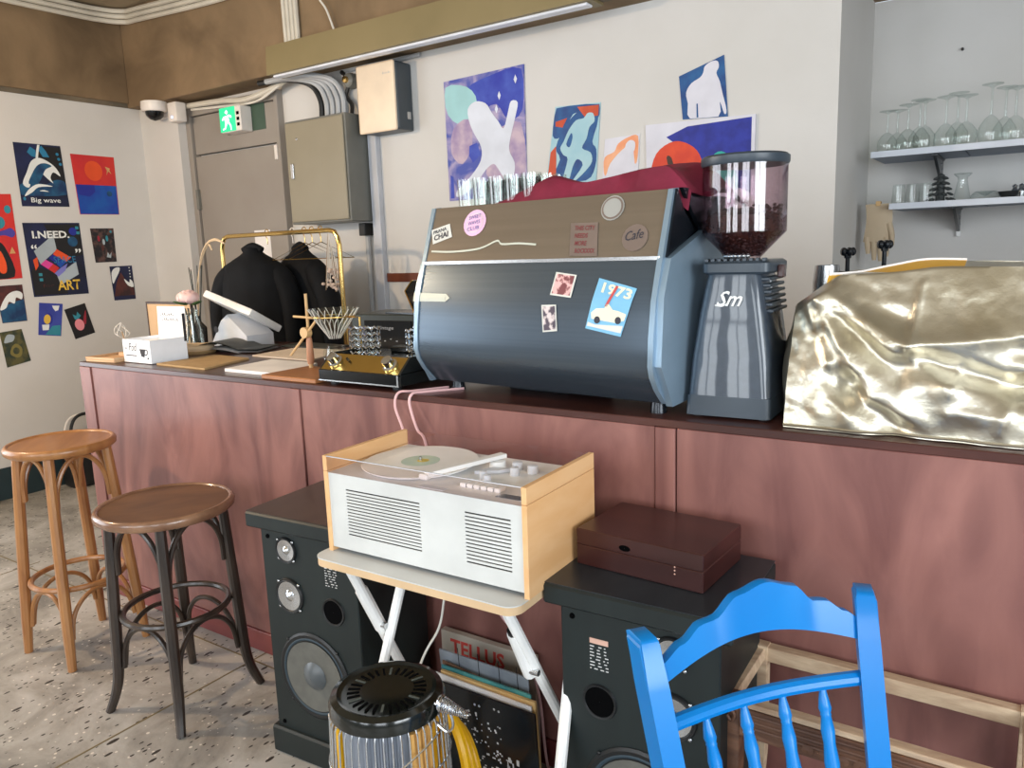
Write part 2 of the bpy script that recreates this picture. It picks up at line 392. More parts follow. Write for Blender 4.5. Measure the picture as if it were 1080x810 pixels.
struct(m.build('window_4', 'windowframe'))
# concrete beams
struct(MB().box(LW, LW+.03, FW, 3.3, 2.63, CEIL, .004).build('trim_1', 'concrete'))
struct(MB().box(LW, RW, 3.3, AW, BEAM, CEIL, .006).build('trim_2', 'concrete'))
struct(MB().box(LW, LW+.008, 1.05, 3.39, 2.60, 2.632).build('trim_3', 'plaster_dark'))
struct(MB().box(LW, LW+.012, FW, 3.39, 0, .21, .002).build('baseboard_left', 'baseboard'))
struct(MB().box(-3.308, -2.3, BW-.012, BW, 1.334, 1.386, .002).build('trim_4', 'brownstrip'))
# grey door with transom
d = struct(MB().box(-5.05, -5.0, BW-.05, BW+.02, 0, 2.56, .003).box(-4.105, -4.07, BW-.05, BW+.02, 0, 2.56, .003).box(-5.0, -4.105, BW-.05, BW+.02, 2.5, 2.56, .003).build('door_1', 'doorgrey'))
MB().box(-4.99, -4.11, BW-.03, BW+.01, 2.24, 2.495, .002).build('transom_panel', 'doorgrey', d)
MB().box(-4.99, -4.11, BW-.035, BW+.01, .01, 2.225, .003).build('door_leaf', 'doorgrey', d)
for z in (2.13, 1.2, .3): MB().box(-4.125, -4.095, BW-.058, BW-.034, z, z+.09, .002).build('hinge', 'camwhite', d)
MB().box(-4.998, -4.975, BW-.06, BW-.034, 1.86, 2.0, .002).build('door_catch', 'steelside', d)
MB().tube([(-4.93, BW-.035, 1.02), (-4.93, BW-.085, 1.02), (-4.82, BW-.085, 1.02)], .009).build('door_handle', 'silver', d)

# ------------------------------------------------------------------ paper pictures
def simple(name, c, rough=.6, **k): return mat('art_'+name, c, rough, **k)
class Poster:
    def __init__(s, name, label, corners, wallax, bg, group, thick=.002, cat='picture'):
        tl, tr, br, bl = corners
        if wallax == 'x': W = lambda p: Vector((LW+.0005, p[0], p[1])); s.n = Vector((1, 0, 0)); s.xd = (0, 1, 0)
        else: W = lambda p: Vector((p[0], BW-.0005, p[1])); s.n = Vector((0, -1, 0)); s.xd = (1, 0, 0)
        s.base = W(bl); s.c = [W(q)-s.base for q in (tl, tr, br, bl)]; s.t = thick; s.lv = 0
        m = MB(); back = [p.copy() for p in (s.c[3], s.c[2], s.c[1], s.c[0])]; front = [p+s.n*thick for p in back]
        m.face(front)
        for i in range(4): m.face((back[i], back[(i+1) % 4], front[(i+1) % 4], front[i]))
        m.face(back[::-1])
        s.o = tag(m.build(name, bg, None, 0, loc=s.base, recalc=True), label, cat, group)
    def uv(s, u, v, k=0):
        a = s.c[3].lerp(s.c[2], u); b = s.c[0].lerp(s.c[1], u); return a.lerp(b, v)+s.n*(s.t+.0005*k+.00005*s.lv)
    def shape(s, name, pts, m, k=1, curve=0, closed=True):
        if curve: pts = [(p.x, p.y) for p in catmull([(a, b, 0) for a, b in pts], curve, True)]
        s.lv += 1; mb = MB(); pts = [(min(.995, max(.005, a)), min(.995, max(.005, b))) for a, b in pts]
        V, _, FF, _, _, _ = delaunay_2d_cdt([Vector(q) for q in pts], [], [list(range(len(pts)))], 1, 1e-5)
        vs = [mb.bm.verts.new(s.uv(q.x, q.y, k)) for q in V]
        for f in FF:
            try: mb.bm.faces.new([vs[i] for i in f])
            except ValueError: pass
        return mb.build(name, m, s.o, 0)
    def disc(s, name, u, v, ru, rv, m, k=1, n=18): return s.shape(name, [(u+ru*cos(2*pi*i/n), v+rv*sin(2*pi*i/n)) for i in range(n)], m, k)
    def text(s, t, u, v, w, h, m, k=2, bold=.01, rot=0, name='lettering'):
        W = (s.c[2]-s.c[3]).length; H = (s.c[0]-s.c[3]).length
        xd = (s.uv(u+.1, v)-s.uv(u, v)).normalized(); yd = (s.uv(u, v+.1)-s.uv(u, v)).normalized()
        if rot: q = Matrix.Rotation(rot, 3, s.n); xd = q @ xd; yd = q @ yd
        return lettering(t, s.uv(u, v, k), xd, yd, w*W, h*H, m, s.o, name, bold)
simple('navy', (26, 34, 76), c2=(16, 22, 44), scale=5); simple('black', (22, 22, 26)); simple('white', (222, 226, 226)); simple('seablue', (30, 92, 130), c2=(18, 50, 92), scale=12)
simple('sky', (40, 120, 160)); simple('red', (206, 50, 42), c2=(196, 40, 48), scale=9); simple('orange', (220, 78, 34)); simple('blue', (20, 60, 160), c2=(16, 84, 170), scale=9)
simple('cobalt', (28, 40, 140)); simple('magenta', (214, 66, 150)); simple('teal', (48, 132, 150)); simple('greypaint', (160, 172, 180)); simple('yellow', (216, 178, 70))
simple('purple', (70, 60, 150)); simple('lilac', (116, 116, 190)); simple('brownred', (92, 44, 40), c2=(52, 30, 34), scale=14); simple('pink', (226, 140, 150)); simple('crimson', (140, 34, 50))
simple('darkgreen', (44, 56, 46), c2=(92, 88, 52), scale=18, lo=.4, hi=.6); simple('moss', (122, 112, 60)); simple('eggblue', (50, 62, 150), c2=(62, 76, 168), scale=8); simple('paleskin', (214, 218, 226))
simple('mixdark', (26, 26, 32), c2=(92, 66, 62), scale=26, lo=.45, hi=.65); simple('tan', (196, 150, 96))
G1 = 'painted posters on the left wall'
p = Poster('poster', 'black and blue painted poster of a white crested wave lettered Big wave', [(2.496, 2.294), (2.79, 2.293), (2.801, 1.894), (2.499, 1.89)], 'x', 'art_navy', G1)
p.shape('painted_night', [(.48, .97), (.99, .97), (.99, .3), (.62, .42), (.5, .72)], 'art_black', 1)
p.shape('painted_sea', [(.02, .18), (.98, .2), (.98, .40), (.8, .44), (.55, .36), (.3, .40), (.02, .34)], 'art_seablue', 1, 4)
p.shape('painted_crest', [(.08, .36), (.2, .55), (.32, .72), (.5, .78), (.7, .72), (.84, .62), (.9, .5), (.76, .56), (.68, .47), (.72, .38), (.55, .5), (.4, .62), (.28, .46), (.2, .3)], 'art_white', 2, 4)
p.shape('painted_curl', [(.2, .36), (.3, .52), (.44, .66), (.6, .7), (.74, .66), (.6, .6), (.5, .48), (.4, .38)], 'art_seablue', 3, 4)
p.shape('painted_foam', [(.08, .16), (.2, .28), (.4, .36), (.7, .33), (.4, .31), (.24, .22)], 'art_white', 3, 4)
p.shape('painted_foam', [(.4, .25), (.5, .265), (.6, .24), (.5, .245)], 'art_white', 3, 3)
p.shape('painted_burst', [(.26, .86), (.34, .95), (.44, .9), (.46, .78), (.34, .8)], 'art_sky', 2); p.shape('painted_burst', [(.5, .92), (.58, .98), (.66, .9), (.72, .8), (.58, .8)], 'art_sky', 3)
p.shape('painted_streak', [(.42, .76), (.46, .9), (.5, .99), (.55, .99), (.5, .86), (.47, .76)], 'art_white', 3)
for q in ((.9, .86), (.92, .78), (.94, .70)): p.disc('painted_dot', q[0], q[1], .035, .026, 'art_sky', 3, 8)
p.disc('painted_dot', .07, .12, .03, .03, 'art_sky', 3, 8)
p.text('Big wave', .2, .04, .62, .10, 'art_white', 3)
p = Poster('poster', 'red over blue painted poster with an orange sun above the sea', [(2.85, 2.249), (3.153, 2.247), (3.145, 1.848), (2.866, 1.845)], 'x', 'art_red', G1)
p.shape('painted_sea', [(0.01, .005), (.99, .005), (.99, .5), (0.01, .5)], 'art_blue', 1); p.shape('painted_shadow', [(.02, .5), (.45, .5), (.45, .38), (.3, .30), (.05, .33)], 'art_cobalt', 2)
p.disc('painted_sun', .48, .74, .21, .17, 'art_orange', 1, 22); p.disc('painted_dot', .8, .36, .07, .05, 'art_seablue', 2, 10)
p.shape('painted_stroke', [(.76, .83), (.88, .8), (.86, .77), (.9, .7), (.83, .75), (.78, .68), (.8, .76)], 'art_tan', 2)
p = Poster('poster', 'red poster with a dark arch and cyan spots at the left picture edge', [(2.171, 1.952), (2.439, 1.966), (2.439, 1.428), (2.15, 1.421)], 'x', 'art_red', G1)
p.shape('painted_arch', [(.05, .02), (.05, .3), (.25, .42), (.5, .46), (.72, .38), (.84, .02)], 'art_black', 1, 4); p.shape('painted_flame', [(.55, .10), (.6, .34), (.7, .2), (.68, .08)], 'art_orange', 2, 4)
p.disc('painted_dot', .88, .82, .075, .05, 'art_teal', 2, 10); p.disc('painted_spot', .66, .67, .13, .075, 'art_teal', 2, 14)
p.shape('painted_brush', [(.35, .53), (.75, .58), (.9, .60), (.98, .54), (.9, .49), (.72, .52), (.4, .49)], 'art_purple', 3, 4); p.shape('painted_tooth', [(.8, .3), (.87, .38), (.93, .3)], 'art_tan', 2)
p = Poster('poster', 'large navy poster lettered I NEED and ART around a coloured box', [(2.484, 1.784), (2.851, 1.787), (2.856, 1.301), (2.494, 1.3)], 'x', 'art_navy', G1)
p.shape('painted_night', [(.36, .98), (.99, .98), (.99, .55), (.6, .5), (.45, .8)], 'art_black', 1); p.shape('painted_night', [(.02, .02), (.62, .02), (.5, .3), (.1, .42), (.02, .35)], 'art_black', 1)
p.shape('painted_lid', [(.12, .62), (.5, .84), (.52, .63), (.2, .44)], 'art_greypaint', 2); p.shape('painted_lid', [(.46, .28), (.84, .46), (.86, .28), (.5, .14)], 'art_greypaint', 2)
for pts, c in (([(.5, .64), (.64, .56), (.72, .5), (.58, .58)], 'orange'), ([(.52, .64), (.76, .52), (.66, .46), (.44, .57)], 'orange'), ([(.36, .52), (.44, .57), (.56, .5), (.48, .44)], 'cobalt'), ([(.2, .44), (.3, .5), (.42, .44), (.32, .37)], 'magenta'), ([(.32, .37), (.42, .44), (.52, .38), (.42, .31)], 'red'), ([(.48, .44), (.58, .5), (.66, .46), (.54, .38)], 'blue'), ([(.42, .31), (.54, .38), (.68, .44), (.62, .34), (.48, .26)], 'lilac'), ([(.08, .5), (.16, .54), (.16, .42), (.1, .36)], 'orange')):
    p.shape('painted_patch', pts, 'art_'+c, 3)
p.disc('painted_balloon', .86, .88, .075, .055, 'art_cobalt', 2); p.disc('painted_balloon', .83, .74, .09, .07, 'art_seablue', 2)
for q in ((.94, .93), (.95, .86), (.17, .30), (.17, .23)): p.shape('painted_dot', [(q[0]-.03, q[1]-.02), (q[0]+.03, q[1]-.02), (q[0]+.03, q[1]+.02), (q[0]-.03, q[1]+.02)], 'art_teal', 2)
p.text('I.NEED.', .13, .79, .66, .10, 'art_white', 4, .03); p.text('ART', .44, .07, .42, .14, 'art_yellow', 4, .02); p.text('SPACE', .44, .45, .4, .09, 'art_sky', 4, .0)
p.text('\u201c', .08, .65, .10, .06, 'art_white', 4, .02); p.text('\u201d', .85, .58, .11, .06, 'art_white', 4, .02); p.text('for', .18, .12, .2, .05, 'art_brownred', 4)
p = Poster('poster', 'small dark poster with tangled figures right of the I NEED poster', [(2.922, 1.749), (3.088, 1.751), (3.084, 1.514), (2.932, 1.512)], 'x', 'art_mixdark', G1)
for (a, b, c) in ((.5, .6, 'greypaint'), (.42, .42, 'brownred'), (.66, .7, 'teal'), (.3, .7, 'crimson')): p.disc('painted_figure', a, b, .06, .09, 'art_'+c, 1, 9)
p.shape('painted_stroke', [(.55, .15), (.62, .3), (.7, .2), (.8, .3), (.74, .12)], 'art_greypaint', 2); p.disc('painted_dot', .86, .9, .05, .04, 'art_teal', 1, 8)
p = Poster('poster', 'small navy poster of a dark red mountain with white snow', [(3.026, 1.482), (3.193, 1.483), (3.195, 1.24), (3.034, 1.238)], 'x', 'art_navy', G1)
p.shape('painted_mountain', [(.03, .12), (.97, .12), (.96, .36), (.7, .5), (.45, .82), (.2, .5)], 'art_brownred', 1); p.shape('painted_snow', [(.04, .5), (.2, .64), (.4, .85), (.42, .96), (.2, .94), (.04, .8)], 'art_white', 2, 4)
p.shape('painted_snow', [(.56, .62), (.7, .42), (.95, .36), (.94, .52), (.82, .60), (.78, .5)], 'art_white', 2, 3)
for i in range(4): p.disc('painted_dot', .86, .94-.09*i, .03, .02, 'art_white', 2, 6)
p = Poster('poster', 'small poster of a white foaming wave under a dark sky by the picture edge', [(2.268, 1.384), (2.431, 1.387), (2.432, 1.149), (2.282, 1.146)], 'x', 'art_brownred', G1)
p.shape('painted_sea', [(.01, .01), (.99, .01), (.98, .6), (.6, .55), (.01, .4)], 'art_seablue', 1); p.shape('painted_crest', [(.01, .36), (.2, .6), (.45, .78), (.75, .84), (.95, .76), (.9, .6), (.7, .66), (.6, .5), (.4, .56), (.25, .4)], 'art_white', 2, 4)
p = Poster('poster', 'small blue poster with an orange egg yolk shape and white cup', [(2.52, 1.261), (2.67, 1.242), (2.631, 1.025), (2.487, 1.048)], 'x', 'art_eggblue', G1)
p.disc('painted_yolk', .36, .5, .15, .15, 'art_yellow', 2); p.shape('painted_shadow', [(.2, .5), (.36, .7), (.56, .62), (.58, .4), (.4, .35)], 'art_cobalt', 1, 4); p.shape('painted_cup', [(.14, .32), (.46, .34), (.44, .17), (.18, .15)], 'art_white', 3); p.shape('painted_cloud', [(.54, .93), (.86, .94), (.82, .8), (.7, .76), (.6, .84)], 'art_white', 1)
p.shape('painted_sea', [(.3, .02), (.97, .02), (.95, .34), (.6, .3)], 'art_teal', 1)
p = Poster('poster', 'small black tilted poster with a pink fruit and teal leaves', [(2.675, 1.201), (2.819, 1.236), (2.865, 1.024), (2.725, .992)], 'x', 'art_black', G1)
p.disc('painted_fruit', .42, .4, .22, .19, 'art_pink', 2); p.shape('painted_leaf', [(.3, .6), (.28, .78), (.42, .7), (.52, .82), (.62, .66), (.45, .58)], 'art_teal', 1); p.shape('painted_stem', [(.62, .44), (.82, .7), (.92, .78), (.86, .6), (.72, .36)], 'art_crimson', 1, 4)
p = Poster('poster', 'lowest poster, dark green with a coiled mossy yellow figure', [(2.255, 1.088), (2.389, 1.099), (2.419, .884), (2.271, .858)], 'x', 'art_darkgreen', G1)
p.shape('painted_coil', [(.25, .35), (.4, .55), (.6, .6), (.78, .45), (.7, .25), (.5, .2)], 'art_moss', 1, 4); p.disc('painted_coil', .52, .4, .14, .1, 'art_darkgreen', 2); p.shape('painted_mist', [(.1, .7), (.3, .9), (.6, .85), (.5, .7), (.3, .68)], 'art_greypaint', 1, 4)

simple('bluemix', (66, 82, 168), c2=(176, 164, 196), scale=7, lo=.38, hi=.62, dist=1.2); simple('deepblue', (34, 52, 166), c2=(60, 84, 184), scale=10); simple('canvaswhite', (206, 212, 224)); simple('aquaghost', (150, 196, 200)); simple('mauve', (150, 130, 172), c2=(196, 176, 190), scale=12)
simple('rustorange', (206, 88, 52), c2=(190, 70, 40), scale=9); simple('prussian', (20, 62, 124), c2=(30, 92, 150), scale=14); simple('paleaqua', (152, 194, 208), c2=(168, 204, 214), scale=8); simple('salmon', (232, 148, 104), c2=(240, 180, 140), scale=9); simple('palelilac', (206, 206, 216))
simple('ultramarine', (24, 36, 132), c2=(34, 48, 156), scale=22); simple('redorange', (222, 76, 38), c2=(206, 60, 36), scale=14); simple('jade', (40, 160, 148)); simple('barkbrown', (62, 40, 30))
G2 = 'paintings on the back wall'
p = Poster('painting', 'tall blue and violet painting with a pale dancing figure', [(-2.748, 2.418), (-2.225, 2.432), (-2.226, 1.784), (-2.744, 1.782)], 'y', 'art_bluemix', G2, .006, 'painting')
p.shape('painted_sky', [(.3, .9), (.6, .97), (.97, .97), (.97, .66), (.8, .6), (.66, .74), (.45, .72)], 'art_deepblue', 1, 3)
p.shape('painted_cloud', [(.02, .95), (.3, .92), (.42, .78), (.25, .62), (.04, .72)], 'art_aquaghost', 1, 3); p.shape('painted_cloud', [(.1, .6), (.3, .66), (.34, .46), (.2, .3), (.06, .4)], 'art_mauve', 1, 3)
p.shape('painted_ground', [(.62, .5), (.95, .56), (.97, .1), (.7, .06), (.5, .2)], 'art_mauve', 1, 3); p.shape('painted_shadow', [(.3, .44), (.4, .46), (.44, .36), (.34, .30), (.29, .36)], 'art_deepblue', 2); p.shape('painted_edge', [(.02, .02), (.07, .02), (.07, .2), (.03, .22)], 'art_deepblue', 2)
p.shape('painted_figure', [(.3, .74), (.4, .79), (.53, .76), (.6, .68), (.68, .6), (.74, .54), (.8, .66), (.84, .74), (.92, .72), (.88, .6), (.82, .46), (.8, .36), (.86, .26), (.84, .16), (.74, .14), (.66, .22), (.6, .27), (.5, .23), (.36, .12), (.22, .05), (.1, .03), (.12, .09), (.3, .19), (.44, .31), (.45, .42), (.38, .52), (.32, .62)], 'art_canvaswhite', 3, 3)
for q in ((.66, .7), (.7, .8), (.9, .9)): p.shape('painted_star', [(q[0], q[1]+.035), (q[0]+.02, q[1]), (q[0], q[1]-.035), (q[0]-.02, q[1])], 'art_canvaswhite', 3)
p = Poster('painting', 'painting of a crouching pale aqua figure on blue and orange', [(-2.045, 2.2), (-1.791, 2.19), (-1.823, 1.816), (-2.11, 1.838)], 'y', 'art_paleaqua', G2, .004, 'painting')
p.shape('painted_sky', [(.02, .62), (.2, .6), (.35, .8), (.5, .9), (.96, .8), (.98, .98), (.03, .98)], 'art_prussian', 1, 3); p.shape('painted_patch', [(.5, .97), (.97, .97), (.97, .84), (.7, .82)], 'art_rustorange', 2); p.shape('painted_patch', [(.02, .02), (.2, .02), (.16, .3), (.12, .48), (.02, .4)], 'art_rustorange', 2); p.shape('painted_patch', [(.05, .8), (.3, .84), (.22, .72), (.06, .74)], 'art_rustorange', 2)
FIG = [(.34, .02), (.4, .3), (.3, .36), (.22, .45), (.28, .54), (.36, .68), (.5, .8), (.66, .82), (.74, .88), (.86, .87), (.9, .77), (.8, .7), (.76, .56), (.68, .44), (.86, .38), (.9, .26), (.78, .14), (.6, .02), (.54, .02), (.72, .22), (.6, .3), (.52, .2), (.46, .02)]
p.shape('painted_shadow', [(.14, .02), (.24, .3), (.12, .46), (.26, .72), (.5, .9), (.8, .97), (.97, .8), (.88, .52), (.97, .42), (.97, .2), (.8, .02)], 'art_prussian', 1, 3)
p.shape('painted_figure', [(.34, .02), (.4, .3), (.3, .36), (.22, .45), (.28, .54), (.36, .68), (.5, .8), (.66, .82), (.74, .88), (.86, .87), (.9, .77), (.8, .7), (.76, .56), (.68, .44), (.86, .38), (.9, .26), (.78, .14), (.6, .02), (.54, .02), (.72, .22), (.6, .3), (.52, .2), (.46, .02)], 'art_paleaqua', 3, 3)
p.shape('painted_gap', [(.34, .5), (.42, .64), (.46, .58), (.42, .46)], 'art_prussian', 4, 3)
p = Poster('painting', 'small orange painting of a pale seated silhouette', [(-1.77, 2.015), (-1.587, 2.021), (-1.599, 1.8), (-1.79, 1.8)], 'y', 'art_palelilac', G2, .004, 'painting')
p.shape('painted_glow', [(.03, .3), (.03, .6), (.3, .7), (.4, .86), (.7, .97), (.96, .96), (.97, .5), (.9, .4), (.8, .8), (.5, .7), (.2, .45), (.1, .2)], 'art_salmon', 1, 3)
p.shape('painted_figure', [(.16, .02), (.2, .4), (.36, .58), (.58, .64), (.62, .82), (.74, .9), (.88, .84), (.88, .68), (.8, .6), (.86, .4), (.88, .02)], 'art_palelilac', 2, 3)
FIG4 = [(.17, .01), (.15, .34), (.13, .58), (.26, .74), (.46, .79), (.54, .86), (.58, .955), (.72, .99), (.86, .95), (.88, .84), (.82, .76), (.88, .6), (.92, .4), (.985, .1), (.93, .05), (.85, .26), (.8, .01)]
p = Poster('painting', 'cut out blue painting of a standing pale figure, highest of the paintings', [(-1.392, 2.25), (-1.185, 2.31), (-1.164, 2.049), (-1.373, 2.06)], 'y', 'art_prussian', G2, .004, 'painting')
p.shape('painted_figure', FIG4, 'art_palelilac', 2, 3)
p.shape('painted_gap', [(.32, .02), (.36, .02), (.37, .3), (.34, .3)], 'art_prussian', 3)
p = Poster('painting', 'wide dark blue and orange red painting behind the hopper', [(-1.553, 2.055), (-1.039, 2.044), (-1.042, 1.7), (-1.546, 1.7)], 'y', 'art_palelilac', G2, .012, 'painting')
p.shape('painted_night', [(.2, .82), (.4, .93), (.97, .97), (.97, .04), (.6, .3), (.45, .55)], 'art_ultramarine', 1); p.shape('painted_fire', [(.04, .3), (.1, .62), (.28, .76), (.46, .66), (.54, .44), (.52, .1), (.3, .04), (.12, .1)], 'art_redorange', 2, 4)
p.shape('painted_hill', [(.55, .1), (.6, .44), (.68, .58), (.78, .5), (.86, .1)], 'art_jade', 2, 3); p.shape('painted_trunk', [(.2, .56), (.25, .55), (.3, .3), (.42, .1), (.3, .1), (.25, .3)], 'art_barkbrown', 3, 3); p.shape('painted_wedge', [(.03, .28), (.08, .42), (.14, .3), (.12, .1), (.04, .1)], 'art_ultramarine', 3)

# ------------------------------------------------------------------ things on the walls
t = thing('security_camera', 'white dome security camera on the pier under the concrete beam', 'camera', (-5.17, 3.39, 2.5))
MB().box(-.1, .1, -.01, 0, .0, .1, .004).build('back_plate', 'camwhite', t)
MB().lathe([(.001, .1), (.085, .1), (.088, .06), (.08, .035), (.001, .035)], (0, -.09, 0), 20).build('housing', 'camwhite', t)
MB().lathe([(.062, .036), (.058, .01), (.035, -.015), (.001, -.025)], (0, -.09, 0), 18).build('dome', 'unitglass', t)
t = thing('motion_sensor', 'small white sensor box with a blue light beside the door', 'sensor', (-4.985, 3.37, 2.45))
MB().box(-.05, .05, -.06, .02, 0, .13, .012, seg=2).build('case', 'camwhite', t); MB().ell((-.005, -.06, .03), .008, .004, .008).build('indicator_light', 'led', t)
t = thing('exit_sign', 'lit green emergency exit sign with a running figure above the door', 'sign', (-4.45, 3.47, 2.3))
MB().box(-.16, .235, -.005, 0, .035, .21, .002).build('back_plate', 'exitback', t)
MB().box(-.1, .11, -.1, -.005, .03, .19, .006).build('case', 'camwhite', t)
MB().box(-.098, .06, -.104, -.099, .034, .186, .001).build('lit_panel', 'exitgreen', t)
mm = MB()
for pts in ([(-.03, .155), (-.01, .17), (.005, .155), (-.01, .14)], [(-.045, .13), (.0, .135), (.015, .1), (-.005, .085), (-.03, .09)], [(-.03, .095), (-.005, .09), (-.03, .05), (-.06, .045), (-.06, .055), (-.04, .06)], [(-.005, .09), (.01, .095), (.03, .07), (.03, .04), (.02, .04), (.018, .065)], [(.0, .132), (.03, .115), (.04, .12), (.035, .13), (.01, .14)], [(-.045, .13), (-.065, .11), (-.055, .105), (-.04, .115)]):
    mm.face([(a-.01, -.1055, b) for a, b in pts])
mm.build('running_figure', 'exitwhite', t, 0)
for i in range(3): MB().box(.075, .1, -.1022, -.099, .06+.035*i, .08+.035*i).build('vent_slot', 'blackhole', t)
t = thing('electrical_cabinet', 'grey beige metal electrical cabinet on the wall beside the door', 'cabinet', (-3.84, 3.5, 1.7))
MB().box(0, .515, -.2, 0, 0, .61, .004).build('body', 'steelside', t)
dd = MB().box(.012, .503, -.212, -.2, .012, .598, .004).build('door', 'steelgrey', t)
MB().box(.045, .07, -.222, -.212, .27, .36, .003).build('latch', 'silver', dd); MB().ell((.11, -.213, .5), .008, .004, .008).build('rivet', 'silver', dd)
t = thing('router_box', 'cream faced wall box with dark side and rounded corners', 'router', (-3.27, 3.5, 2.185))
MB().box(0, .29, -.13, 0, 0, .365, .014, seg=3).build('body', 'routerside', t); MB().box(-.002, .282, -.142, -.128, -.002, .367, .012, seg=3).build('face_plate', 'routerface', t)
MB().box(.292, .296, -.06, -.03, .06, .1).build('port', 'silver', t); lettering('link', (.2, -.1425, .30), (1, 0, 0), (0, 0, 1), .06, .012, 'conduitgrey', t)
t = thing('wall_bell', 'small round brass bell fitting left of the cream wall box', 'fitting', (-3.43, 3.5, 2.52))
MB().lathe([(.001, .0), (.045, 0), (.048, .02), (.04, .05), (.02, .065), (.001, .066)], (0, 0, 0), 18, AX('X', pi/2)).build('body', 'steelside', t); MB().lathe([(.001, .064), (.02, .066), (.018, .08), (.001, .082)], (0, 0, 0), 14, AX('X', pi/2)).build('cap', 'goldtube', t)
# fluorescent batten along the beam
t = thing('batten_light', 'long olive metal batten light fixed along the concrete beam', 'light', (-3.82, 3.3, 2.56))
MB().prism([(-.12, 0), (-.12, .012), (-.11, .16), (0, .16), (0, 0)], 'x', 0, 2.15).build('housing', 'olive', t)
MB().box(.03, 2.12, -.10, -.045, -.012, 0, .004).build('diffuser', 'tubelamp', t)
MB().box(2.15, 2.2, -.11, -.01, .01, .12, .004).build('end_box', 'plaster_dark', t)
# conduits: three along the top of the beams, a bundle dropping to the batten, a bundle into the cabinet
G3 = 'conduits along the concrete beams'
for i, (dz, lab) in enumerate(((0, 'lowest'), (.035, 'middle'), (.07, 'highest'))):
    path = catmull([(LW+.05, -2.5, 3.13+dz), (LW+.05, 2.0, 3.145+dz), (LW+.05, 2.9, 3.15+dz), (LW+.06, 3.15, 3.155+dz), (LW+.13, 3.27, 3.155+dz), (LW+.3, 3.28, 3.145+dz), (-4.3, 3.28, 3.10+dz), (-3.9, 3.28, 3.12+dz), (-2.5, 3.28, 3.13+dz), (2.7, 3.28, 3.14+dz)], 8)
    o = tag(MB().tube(path, .016, 8).build('conduit', 'conduit'), '%s of the three cream conduits bending around the beam corner' % lab, 'conduit', G3)
for i in range(4):
    tag(MB().tube([(-3.745+.034*i, 3.282, 3.11), (-3.74+.033*i, 3.282, 2.715)], .015, 8).build('conduit', 'conduit'), '%s of the four upright conduits above the olive light' % ('leftmost', 'second from left', 'third from left', 'rightmost')[i], 'conduit', 'upright conduits on the beam')
tag(MB().tube(catmull([(-3.46, 3.285, 3.12), (-3.44, 3.27, 2.95), (-3.38, 3.27, 2.86), (-3.33, 3.28, 2.72)], 6), .006, 6).build('wire', 'cablewhite'), 'thin white wire dangling on the beam above the olive light', 'cable')
for i in range(5):
    x = -3.66+.048*i
    path = catmull([(x-.42+.02*i, 3.33, 2.575), (x-.2, 3.36, 2.57), (x-.06, 3.42, 2.53), (x, 3.44, 2.43), (x, 3.44, 2.312)], 7)
    tag(MB().tube(path, .017, 8).build('conduit', 'conduitgrey' if i else 'cableblack'), ('black corrugated conduit bending down into the grey cabinet', 'grey conduit beside the black one, bending into the cabinet', 'second grey conduit bending down into the cabinet', 'third grey conduit bending down into the cabinet', 'rightmost grey conduit bending down into the cabinet')[i], 'conduit', 'conduits entering the cabinet')
tag(MB().tube(catmull([(-3.50, 3.47, 2.58), (-3.44, 3.47, 2.52), (-3.46, 3.46, 2.44), (-3.42, 3.46, 2.38), (-3.41, 3.44, 2.312)], 6), .012, 6).build('cable', 'cableblack'), 'black cable hanging between grey conduits and brass bell', 'cable')
tag(MB().tube(catmull([(-5.0, 3.42, 2.565), (-4.6, 3.42, 2.55), (-4.3, 3.4, 2.52), (-4.0, 3.4, 2.56), (-3.85, 3.36, 2.585)], 8), .018, 8).build('conduit', 'conduit'), 'pale sagging conduit under the beam above the exit sign', 'conduit')
tag(MB().tube(catmull([(-4.95, 3.44, 2.54), (-4.5, 3.43, 2.51), (-4.2, 3.41, 2.5), (-3.95, 3.39, 2.56), (-3.84, 3.4, 2.575)], 8), .008, 6).build('cable', 'cablewhite'), 'thin white cable looping below the pale sagging conduit', 'cable')
tag(MB().tube([(-3.5, 3.48, 2.56), (-3.28, 3.48, 2.57), (-2.9, 3.485, 2.585)], .012, 8).build('conduit', 'conduitgrey'), 'grey conduit running right above the cream wall box', 'conduit')
tag(MB().lathe([(.001, .02), (.006, .018), (.006, .0), (.001, 0)], (0, 0, 0), 10, AX('X', pi/2)).build('wall_plug', 'cableblack', None, 35, loc=(-.33, AW, 2.33)), 'small black wall plug above the alcove shelves', 'fitting')
# flat trunking and grey pipe below the cabinet
tag(MB().box(-3.315, -3.25, 3.46, 3.5, .02, 2.2, .003).build('cable_trunking', 'pipewall'), 'pale upright cable trunking right of the grey cabinet', 'trunking')
tag(MB().tube([(-3.375, 3.475, .02), (-3.375, 3.475, 1.66)], .016, 8).build('conduit', 'conduitgrey'), 'grey upright conduit below the cabinet', 'conduit')
tag(MB().box(-3.395, -3.345, 3.42, 3.5, 1.615, 1.69, .004).build('cable_gland', 'cableblack'), 'black cable gland under the grey cabinet', 'fitting')
